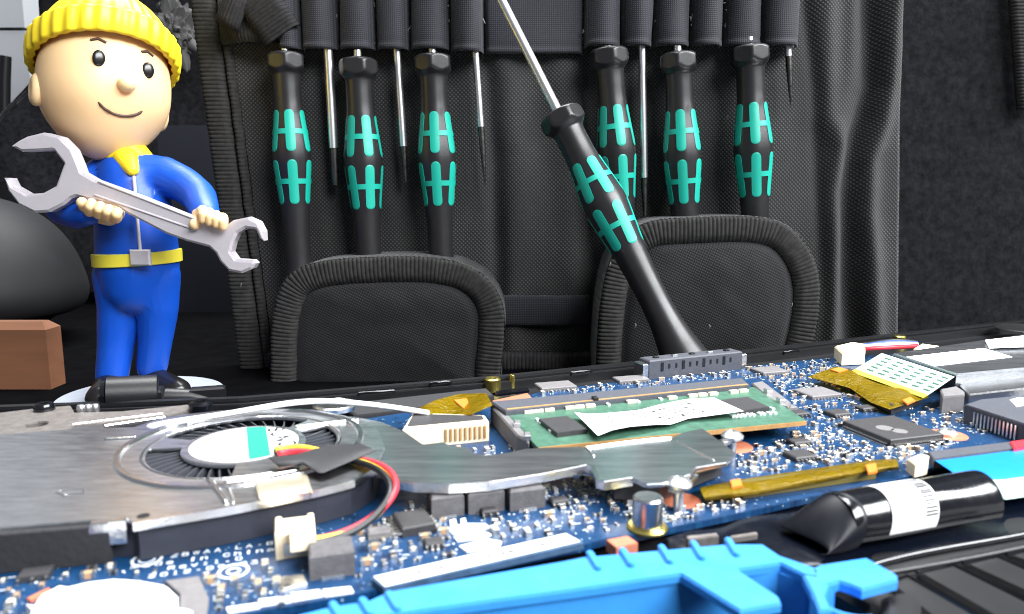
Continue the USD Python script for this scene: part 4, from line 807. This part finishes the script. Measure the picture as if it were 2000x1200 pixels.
# three wires, from hub under the tape, round and down to the plug
wires = thing('fan_cable', 'red, yellow and black fan wires curling from the hub to a cream plug', 'cable', B(700, 930))
path = [(540, 886, 7.0), (580, 881, 7.1), (625, 886, 7.1), (670, 893, 7.1), (712, 900, 7.4), (748, 914, 7.6), (766, 938, 7.0), (762, 965, 6.0), (738, 995, 4.5), (695, 1026, 3.2), (650, 1045, 2.8), (604, 1056, 2.8)]
for nm, off, up in (('wire_yellow', .55, .55), ('wire_black', 1.5, -.2), ('wire_red', -.55, 0.1)):
    pts = [B(x, y, z) for x, y, z in path]; sp2 = spline(pts, 70); tt = np.gradient(sp2, axis=0); nn = np.cross(tt, [0, 0, 1.0]); nn /= np.linalg.norm(nn, axis=1, keepdims=True)
    ph_ = np.linspace(0, 1, 70); o2 = off * np.cos(2.2 * ph_ * math.pi) if nm != 'wire_red' else off * np.cos(1.4 * ph_ * math.pi)
    obj('wire', tube(sp2 - nn * o2[:, None] + np.array([0, 0, 1.0]) * (up * np.cos(1.6 * math.pi * ph_))[:, None], .58, 10), nm, wires, smooth=True, label=nm[5:] + ' insulated wire')
obj('plug', put(cbox(3.6, 3.4, 2.4, .3), B(592, 1066, 2.6), YAW), 'cream_plastic', wires)
# ---------------------------------------------------------------- heat sink plate
ZH = 5.5
hs_ = thing('heat_sink', 'dull silver heat spreader plate running right from the fan to the memory', 'heat sink', B(1000, 920))
top = [(680, 812), (720, 819), (746, 824), (790, 842), (808, 855), (827, 868), (866, 863), (881, 871), (915, 873), (928, 886), (954, 889), (993, 884), (1027, 876), (1136, 872), (1145, 875), (1310, 855), (1332, 845), (1372, 836), (1408, 862), (1437, 884), (1420, 903), (1360, 913), (1350, 926), (1318, 938), (1295, 944), (1262, 946), (1232, 933), (1180, 941), (1168, 937), (1158, 910), (1146, 907), (1058, 925), (954, 941), (876, 946), (811, 944), (772, 936), (735, 925), (700, 900)]
hpoly = Polygon(BP(top, ZH)).buffer(.4).buffer(-.8).buffer(.4)
hpl = obj('plate', prism(hpoly, ZB + ZH - .7, ZB + ZH, .2), 'steel_sheet', hs_)
fe = LineString(BP([(772, 936), (811, 944), (876, 946), (954, 941), (1058, 925), (1146, 907), (1158, 911), (1168, 936), (1180, 940), (1232, 932)], ZH)).buffer(.42); obj('folded_edge', prism(fe, ZB + ZH - 1.5, ZB + ZH + .12, .15), 'steel_bright', hpl)
for pts, r in (([(1145, 876), (1230, 864), (1310, 856)], .4), ([(1145, 876), (1152, 884), (1160, 892)], .3), ([(1325, 862), (1360, 882), (1395, 900)], .22), ([(690, 824), (700, 850), (690, 880)], .3)): rib(pts, r, parent=hpl, dz=ZH)
obj('heat_block', prism(hpoly.intersection(Polygon(BP([(1165, 870), (1330, 845), (1440, 885), (1300, 940), (1180, 935)], ZH)).buffer(-2.0)), ZB + 1.0, ZB + ZH - .72), 'chip_black', hs_)
for (x, y) in ((1430, 858), (1326, 952)):                               # spring arms with their screws
    p = B(x, y, ZH - 1.2); c0 = np.array([*B(1390 if x > 1400 else 1352, 872 if x > 1400 else 926, ZH - 1.0)]); d = p - c0; d /= np.linalg.norm(d)
    obj('spring_arm', prism(LineString([c0[:2], (p + d * 2.2)[:2]]).buffer(1.1, cap_style=2), p[2] - .3, p[2] + .35, .1), 'steel_bright', hs_)
    m = lathe([(.9, -4.3), (.9, -.2), (2.2, .3), (2.3, .8), (1.6, 1.5), (.9, 1.7), (.7, 1.2), (.1, 1.2)], 28); m.apply_translation(p); obj('spring_screw', m, 'chrome', hs_, smooth=35)
rib([(1352, 922), (1385, 914), (1422, 904)], .55, parent=hs_, dz=4.2)
# ---------------------------------------------------------------- memory module
MZ = 4.4; ram = thing('memory_module', 'green laptop memory stick with black chips under a curling white label', 'memory module', B(1270, 820))
rb = [(985, 804), (1472, 756), (1576, 822), (1050, 874)]
bd = obj('module_board', slabpx(rb, MZ, .95, .06), 'board_green', ram)
obj('module_edge', prism(LineString(BP([(1052, 874), (1575, 822)], MZ)).buffer(.18, cap_style=2), ZB + MZ - 1.0, ZB + MZ - .04), 'board_tan', ram)
for s_ in ([(1052, 818), (1108, 812), (1148, 838), (1088, 846)], [(1405, 781), (1460, 775), (1503, 795), (1446, 803)], [(1190, 806), (1245, 800), (1285, 824), (1226, 831)], [(1296, 793), (1350, 787), (1393, 808), (1335, 815)]): obj('memory_chip', slabpx(s_, MZ + 1.0, 1.0, .12), 'chip_black', ram)
for k in range(11):
    if k in (4, 6): continue
    t = .03 + .93 * k / 10; p = B(*(np.array([1020, 808]) * (1 - t) + np.array([1450, 766]) * t), MZ); obj('ceramic_block', put(cbox(2.3, 1.1, .7, .1), p, YAW - .03), 'cap_cream', ram)
    p2 = B(*(np.array([1020, 808]) * (1 - t) + np.array([1450, 766]) * t) + [19, -2], MZ)
    if k % 2 == 0: obj('ceramic_block', put(cbox(2.3, 1.1, .7, .1), p2, YAW - .03), 'cap_cream', ram)
for x, y in ((1050, 822), (1056, 828), (1076, 844), (1188, 792), (1246, 786), (1290, 781), (1508, 800), (1430, 815), (1436, 815), (1444, 814), (1452, 813), (1462, 812), (1470, 812), (1484, 810), (1490, 810), (1502, 809), (1512, 808)): obj('resistor', put(cbox(.7, 1.3, .45, .05), B(x, y, MZ), YAW), 'silk_white', ram)
lb = sheetpx([(1122, 805), (1145, 809), (1175, 808), (1210, 805), (1250, 801), (1290, 790), (1340, 780), (1394, 777)], [(1168, 851), (1195, 840), (1230, 833), (1280, 829), (1310, 829), (1345, 817), (1385, 812), (1452, 803)], lambda u, v_: MZ + 1.25 + .5 * math.sin(5.5 * u + 1.0) * (.3 + v_) + .35 * v_, 40, 14, .1)
lbl = obj('paper_label', lb, 'label_white', ram, smooth=True)
lb_e0, lb_e1 = np.array([(1122, 805), (1145, 809), (1175, 808), (1210, 805), (1250, 801), (1290, 790), (1340, 780), (1394, 777)], float), np.array([(1168, 851), (1195, 840), (1230, 833), (1280, 829), (1310, 829), (1345, 817), (1385, 812), (1452, 803)], float)
ms = []
for r_ in range(4):
    u = .22
    while u < .85:
        L = rng.uniform(.01, .035); v_ = .2 + .17 * r_
        if rng.random() < .8:
            q = [];
            for uu in (u, u + L):
                for vv in (v_, v_ + rng.uniform(.04, .07)):
                    e = [np.array([np.interp(uu, np.linspace(0, 1, 8), E_[:, k]) for k in (0, 1)]) for E_ in (lb_e0, lb_e1)]; q.append(B(*(e[0] * (1 - vv) + e[1] * vv), MZ + 1.31 + .5 * math.sin(5.5 * uu + 1.0) * (.3 + vv) + .35 * vv))
            ms.append(TM(q, [(0, 2, 1), (1, 2, 3)]))
        u += L + .012
obj('print_lines', cat_m(ms), 'label_ink', lbl, kind='stuff')
# ---------------------------------------------------------------- cables, tapes, drive
wpts = [B(290, 833, 6.2), B(360, 820, 7.4), B(440, 808, 7.8), B(530, 792, 8.2), B(610, 783, 8.4), B(690, 786, 7.6), B(760, 794, 6.6), B(838, 806, 5.0)]
wsp = spline(wpts, 60); wt = np.gradient(wsp, axis=0); wn = np.cross(wt, [0, 0, 1.0]); wn /= np.linalg.norm(wn, axis=1, keepdims=True)
obj('white_cable', slab(np.array([wsp + wn * w + np.array([0, 0, .5 * (1 - w * w)]) for w in (-1.0, -.6, 0, .6, 1.0)]), (0, 0, -.5)), 'wire_white', label='flat white cable arching behind the fan to the amber taped board', cat='cable', smooth=True)
obj('red_wire', tube(spline([B(770, 797, 4.4), B(800, 802, 4.4), B(836, 808, 4.2)], 12), .7, 8), 'wire_red', label='short red wire end beside the flat white cable behind the fan', cat='wire', smooth=True)
m = lathe([(5.2, 0), (5.4, 1.0), (4.6, 1.3), (4.0, 1.0), (.2, .9)], 40); m.apply_translation(B(655, 798, 2.5)); obj('steel_cap', m, 'steel_bright', label='round steel cap under the flat white cable behind the fan', cat='cap', smooth=35)
def sheet_thing(name, label, cat, e0, e1, dz, mat_, **k): return obj(name, sheetpx(e0, e1, dz, **k), mat_, label=label, cat=cat, smooth=True)
ta = thing('taped_board', 'small green board wrapped in crinkled amber tape behind the cream connector', 'taped connector', B(885, 795))
obj('green_board', slabpx([(838, 800), (878, 783), (900, 786), (896, 806), (850, 812)], 3.6, 1.2, .2), 'board_green', ta); obj('orange_tab', slabpx([(886, 781), (912, 778), (918, 794), (908, 800), (896, 790)], 4.2, .4, .1), 'orange_tab', ta)
obj('amber_tape', sheetpx([(820, 796), (850, 782), (895, 770), (950, 768)], [(838, 810), (880, 811), (920, 810), (962, 792)], lambda u, v_: 4.6 + .8 * math.sin(6 * u + 3 * v_), 20, 8, .08), 'amber_tape', ta, smooth=True)
tb = thing('taped_connector', 'long ribbon connector under amber tape right of the memory stick', 'taped connector', B(1700, 760))
obj('connector_body', slabpx([(1628, 726), (1658, 718), (1800, 772), (1742, 792)], 2.6, 2.4, .3), 'chip_black', tb)
obj('amber_tape', sheetpx([(1578, 736), (1660, 758), (1700, 786), (1738, 800)], [(1632, 716), (1700, 734), (1760, 758), (1815, 776)], lambda u, v_: 3.1 + .35 * math.sin(11 * u) * v_ - 1.2 * (1 - v_) ** 3, 26, 8, .08), 'amber_tape', tb, smooth=True)
for s_ in ([(1622, 722), (1640, 717), (1656, 722), (1638, 727)], [(1762, 781), (1778, 775), (1788, 782), (1772, 789)]): obj('orange_tab', slabpx(s_, 3.6, .4, .1), 'orange_tab', tb)
rbn = thing('ribbon_cable', 'pale green printed ribbon cable rising right out of the amber taped connector', 'ribbon cable', B(1760, 735))
rd = lambda u, v_: 3.0 + 3.4 * (v_) + .5 * math.sin(math.pi * v_)
r_e0, r_e1 = np.array([(1664, 725), (1806, 776)], float), np.array([(1722, 690), (1864, 736)], float)
obj('ribbon', sheetpx(r_e0, r_e1, rd, 20, 10, .15), 'ribbon_green', rbn, smooth=True)
obj('yellow_edge', sheetpx(r_e0 + [-3, 1], r_e0 * .88 + r_e1 * .12, lambda u, v_: 3.25 + v_ * .42, 20, 3, .1), 'toy_belt', rbn)
ms = []
for i in range(6):
    for j in range(5):
        u, v_ = .1 + .155 * i, .24 + .15 * j; c_ = [B(*((r_e0[0] * (1 - a) + r_e0[1] * a) * (1 - b_) + (r_e1[0] * (1 - a) + r_e1[1] * a) * b_), rd(a, b_) + .05) for a, b_ in ((u, v_), (u + .09, v_), (u, v_ + .05), (u + .09, v_ + .05))]; ms.append(TM(c_, [(0, 1, 2), (1, 3, 2)]))
obj('print_marks', cat_m(ms), 'board_green', rbn, kind='stuff')
ts = thing('taped_strip', 'long flat connector strip under amber tape in front of the square chip', 'taped connector', B(1560, 930))
obj('strip_body', slabpx([(1440, 938), (1700, 906), (1712, 918), (1452, 956)], 1.9, 1.8, .2), 'amber_solid', ts)
obj('amber_tape', sheetpx([(1366, 952), (1450, 936), (1600, 914), (1700, 899), (1752, 896)], [(1378, 978), (1460, 968), (1600, 943), (1702, 924), (1756, 916)], lambda u, v_: 2.2 + .3 * math.sin(14 * u) * (1 - abs(2 * v_ - 1)) - 1.0 * abs(2 * v_ - 1) ** 3, 36, 8, .08), 'amber_tape', ts, smooth=True)
for s_ in ([(1426, 938), (1446, 934), (1450, 948), (1430, 952)], [(1690, 908), (1710, 904), (1714, 920), (1696, 924)]): obj('orange_tab', slabpx(s_, 2.7, .4, .1), 'orange_tab', ts)
bl_ = thing('blue_ribbon', 'bright blue ribbon cable with a white end curling at the right edge', 'ribbon cable', B(1920, 920))
bz_ = lambda u, v_: 1.6 + 1.2 * math.sin(math.pi * v_ * .9) - 1.8 * v_ ** 2
be0, be1 = np.array([(1826, 899), (2060, 870)], float), np.array([(1930, 964), (1962, 975), (2060, 965)], float)
mid_ = lambda t: np.array([(1826, 899), (1943, 885), (2060, 870)]) * (1 - t) + np.array([(1915, 958), (1962, 976), (2060, 962)]) * t
obj('ribbon', sheetpx(mid_(0), mid_(.58), lambda u, v_: bz_(u, v_ * .58), 20, 8, .15), 'ribbon_blue', bl_, smooth=True); obj('white_end', sheetpx(mid_(.58), mid_(1), lambda u, v_: bz_(u, .58 + v_ * .42), 20, 8, .15), 'ribbon_green', bl_, smooth=True)
dr = thing('disk_drive', 'silver disk drive with white paper label at the right edge', 'disk drive', B(1930, 700))
obj('drive_body', slabpx([(1742, 690), (1925, 663), (2120, 636), (2120, 708), (1868, 731)], 7.0, 5.5, .5), 'steel_sheet', dr); obj('drive_ledge', slabpx([(1862, 738), (2120, 715), (2120, 745), (1894, 770)], 4.2, 4.0, .4), 'steel_bright', dr)
obj('drive_label', slabpx([(1770, 697), (1922, 680), (1977, 697), (1822, 715)], 7.1, .1), 'label_white', dr); obj('drive_flap', slabpx([(1924, 664), (2120, 642), (2120, 672), (1932, 679)], 8.0, .3, .1), 'label_white', dr)
m = lathe([(9.5, 0), (9.8, 1.2), (8.6, 1.8), (.3, 1.8)], 48); m.apply_translation(B(2000, 648, .5)); obj('round_pad', m, 'steel_bright', label='round silver pad on the rear corner behind the disk drive', cat='pad', smooth=35)
wp = thing('wire_bundle', 'blue, white and red wires running between two cream plugs at the rear edge', 'wires', B(1735, 680))
for k, (mt, dy) in enumerate((('wire_blue', -5), ('wire_white', -1), ('wire_red', 4), ('wire_black', -8))): obj('wire', tube(spline([B(1686, 679 + dy * .6, 3.4), B(1720, 676 + dy, 3.8), B(1760, 674 + dy, 3.6), B(1792, 674 + dy * .5, 3.2)], 20), .75, 8), mt, wp, smooth=True)
obj('plug', slabpx([(1784, 680), (1800, 671), (1836, 676), (1834, 683), (1800, 688)], 3.8, 3.0, .4), 'cream_plastic', wp)
# black roll with barcode band
rl = thing('black_roll', 'glossy black rolled film cylinder with a white barcode band around it', 'roll', B(1770, 990))
A0, A1 = B(1632, 1020, 1.2), B(1912, 972, 1.2); rr = 4.7; ax_ = A1 - A0; L_ = np.linalg.norm(ax_); ax_ /= L_; sd = np.cross([0, 0, 1.0], ax_)
def rolled(t0, t1, r, n=60, skew=0.0, k0=-20, k1=200, dents=0.0):
    th_ = np.radians(np.linspace(k0, k1, n)); F = []
    for t in np.linspace(t0, t1, 24):
        row = []
        for a in th_:
            q_ = r + dents * math.sin(3 * a + 9 * t); row.append(A0 + ax_ * (t * L_ + skew * (math.sin(a) - .5) * 2) - sd * q_ * math.cos(a) + np.array([0, 0, 1.0]) * q_ * math.sin(a))
        F.append(row)
    return np.array(F)
obj('film_roll', slab(rolled(0, 1, rr, dents=.07), (0, 0, -.3)), 'black_gloss', rl, smooth=True)
Fd = []
for t in np.linspace(-.2, .05, 26):                                    # the film it is rolled from, sloping down to the left
    w = (t + .2) / .25; hgt = .12 + .88 * math.sin(w * math.pi / 2) ** .9; row = []
    for a in np.radians(np.linspace(-30, 205, 50)): row.append(A0 + ax_ * (t * L_ + .8 * math.sin(2 * a)) - sd * (rr + .12) * math.cos(a) * (1.0 + .1 * (1 - w)) + np.array([0, 0, 1.0]) * ((rr + .12) * math.sin(a) * hgt - 1.9 * (1 - w)))
    Fd.append(row)
obj('film_flap', slab(np.array(Fd), (0, 0, -.2)), 'film_matt', rl, smooth=True)
bd_ = obj('paper_band', slab(rolled(.235, .545, rr + .14, skew=.6, k0=-12, k1=168), (0, 0, -.1)), 'label_white', rl, smooth=True)
for k in range(13):
    a = 12 + 7.0 * k + rng.uniform(-1, 1); w = rng.choice([2.4, 3.2, 4.4]); F = rolled(.455, .535, rr + .27, n=4, skew=.6, k0=a, k1=a + w); obj('bar', slab(F, (0, 0, -.03)), 'label_ink', bd_)
# ---------------------------------------------------------------- blue tray in front
bt = thing('blue_tray', 'bright blue plastic tool holder with ribs and arms in the foreground', 'tool holder', B(1200, 1130))
TZ = 2.4
lipo = [(520, 1225), (560, 1205), (650, 1183), (720, 1172), (760, 1154), (1100, 1095), (1140, 1087), (1290, 1074), (1420, 1062), (1490, 1062), (1525, 1085), (1592, 1108), (1600, 1128), (1570, 1122), (1525, 1100), (1442, 1112), (1520, 1163), (1526, 1178), (1446, 1193), (1330, 1121), (1160, 1146), (900, 1181), (740, 1204), (620, 1222), (560, 1240)]
LP = Polygon(BP(lipo, TZ)).buffer(.3).buffer(-.3)
obj('top_lip', prism(LP, ZB + TZ - 1.3, ZB + TZ, .3), 'clip_blue', bt)
wl = Polygon(BP([(520, 1225), (650, 1186), (760, 1158), (1140, 1091), (1420, 1067), (1488, 1067), (1522, 1090), (1588, 1114), (1600, 1128), (1575, 1124), (1520, 1104), (1330, 1119), (1160, 1144), (900, 1179), (620, 1218), (560, 1236)], TZ)).buffer(-.35)
obj('front_wall', prism(wl, .6, ZB + TZ - 1.32), 'clip_blue', bt)
for x, y, L in ((1152, 1092, 4.2), (1216, 1086, 4.2), (1292, 1080, 4.2), (1354, 1072, 4.4), (1422, 1066, 4.4), (650, 1192, 3.2), (708, 1184, 3.4), (760, 1172, 3.6)):
    d_ = B(x + 26, y + 42, TZ) - B(x, y, TZ); d_ /= np.linalg.norm(d_); a = B(x, y - 8, TZ)
    obj('lip_rib', prism(LineString([a[:2], (a + d_ * L)[:2]]).buffer(.55), ZB + TZ - 1.1, ZB + TZ + .55, .2), 'clip_blue', bt)
for x, y in ((1190, 1180), (1010, 1196)): 
    pass
pz = 1.6
PLp = Polygon(BP([(1566, 1118), (1600, 1101), (1692, 1087), (1752, 1120), (1754, 1132), (1684, 1150), (1660, 1140), (1640, 1134), (1618, 1140), (1610, 1160), (1625, 1190), (1600, 1192), (1588, 1160)], TZ)).buffer(.25).buffer(-.25)
obj('end_plate', prism(PLp, ZB + TZ - 1.5, ZB + TZ - .1, .3), 'clip_blue', bt)
obj('pin_hole', prism(Point(*B(1591, 1114, TZ)[:2]).buffer(.35), ZB + TZ - .12, ZB + TZ - .05), 'navy', bt)
rc = B(1660, 1165, TZ); A = np.radians(np.linspace(95, 290, 30)); R0, R1 = 3.6, 4.7
cup = Polygon([(rc[0] + R1 * math.cos(a), rc[1] + R1 * math.sin(a)) for a in A] + [(rc[0] + R0 * math.cos(a), rc[1] + R0 * math.sin(a)) for a in A[::-1]])
obj('round_socket', prism(cup, ZB - 9, ZB + TZ - .3, .3), 'clip_blue', bt); obj('socket_floor', prism(Point(rc[0], rc[1]).buffer(R0 + .3), ZB - 9, ZB - 2.5), 'clip_blue', bt)
# ---------------------------------------------------------------- small parts soldered on the board
OBST += [outl.buffer(-2), Polygon(BP(wb, 0)).buffer(.5)]
taken = unary_union([o for o in OBST if o.is_valid and not o.is_empty])
inner_board = board.buffer(-.8)
regs = [([(1480, 735), (1640, 718), (1690, 800), (1640, 830), (1600, 900), (1440, 915), (1580, 830)], 90, 1.35), ([(1440, 875), (1640, 838), (1720, 888), (1700, 902), (1430, 930)], 60, 1.3), ([(690, 1050), (840, 965), (1230, 950), (1240, 1030), (900, 1082), (760, 1120), (690, 1130)], 78, 1.7), ([(0, 1128), (200, 1108), (440, 1112), (540, 1100), (560, 1180), (420, 1196), (0, 1210)], 34, 1.6),
        ([(1050, 768), (1240, 746), (1480, 718), (1480, 738), (1060, 782)], 40, 1.5), ([(1470, 712), (1640, 694), (1640, 722), (1480, 740)], 26, 1.8), ([(1760, 800), (1900, 792), (1960, 840), (1830, 878)], 34, 1.5), ([(1240, 1030), (1300, 985), (1450, 975), (1440, 998)], 22, 1.4), ([(895, 880), (1040, 870), (1040, 890), (930, 900)], 12, 1.4), ([(1690, 880), (1830, 870), (1800, 915), (1700, 905)], 22, 1.3), ([(1060, 940), (1180, 930), (1240, 950), (1060, 975)], 14, 1.4)]
placed = []; nsm = 0
for pts, n, dist in regs:
    P = Polygon(BP(pts, 0)); P = (P if P.is_valid else P.buffer(0)).intersection(inner_board).difference(taken)
    if P.is_empty: continue
    x0, y0, x1, y1 = P.bounds; k = 0; tries = 0
    while k < n and tries < 4000:
        tries += 1; x, y = rng.uniform(x0, x1), rng.uniform(y0, y1)
        gu, gv = round((x * UX[0] + y * UX[1]) / .8) * .8, round((x * VX[0] + y * VX[1]) / 1.1) * 1.1; x, y = gu * UX[0] + gv * VX[0], gu * UX[1] + gv * VX[1]
        if not P.contains(Point(x, y)) or any((x - a) ** 2 + (y - b_) ** 2 < (dist * 1.22) ** 2 for a, b_ in placed): continue
        placed.append((x, y)); k += 1; nsm += 1
        yw = YAW + (math.pi / 2 if meshkit.noise(np.array([x / 6, y / 6, 1.0]), 3) < .55 else 0); kind = rng.choice(['c', 'c', 'r', 'c']); s_ = rng.choice([1.0, 1.2, 1.4, 1.9])
        L, W, Hh = (1.0 * s_, .52 * s_, .5 * s_) if kind == 'c' else (1.0 * s_, .5 * s_, .32 * s_)
        q = np.array([x, y, ZB]); o_ = obj('capacitor' if kind == 'c' else 'resistor', put(cbox(L * .5, W * .92, Hh * .95, .04), q, yw), (rng.choice(['cap_tan', 'cap_tan', 'cap_cream', 'cap_dark']) if kind == 'c' else 'cap_dark'), mb)
        t_ = [put(cbox(L * .28, W, Hh, .04), q + np.array([math.cos(yw), math.sin(yw), 0]) * L * .37 * s2, yw) for s2 in (-1, 1)]; obj('terminals', cat_m(t_), 'solder', o_)
ms = []; allreg = unary_union([Polygon(BP(p_, 0)).buffer(.01) for p_, _, _ in regs]).intersection(inner_board).difference(taken); x0, y0, x1, y1 = allreg.bounds; n = 0
while n < 700:                                                          # solder dots, bare pads and printed ticks
    x, y = rng.uniform(x0, x1), rng.uniform(y0, y1)
    if not allreg.contains(Point(x, y)): continue
    n += 1; t = rng.random(); d_ = (rng.uniform(.15, .35), rng.uniform(.15, .3)) if t < .6 else ((rng.uniform(.6, 1.4), .13) if t < .85 else (.13, rng.uniform(.6, 1.2)))
    ms.append(put(trimesh.creation.box([d_[0], d_[1], .08 if t > .6 else rng.uniform(.1, .3)]), [x, y, ZB + .03], YAW))
obj('solder_dots', cat_m(ms), 'silk_white', mb, kind='stuff')
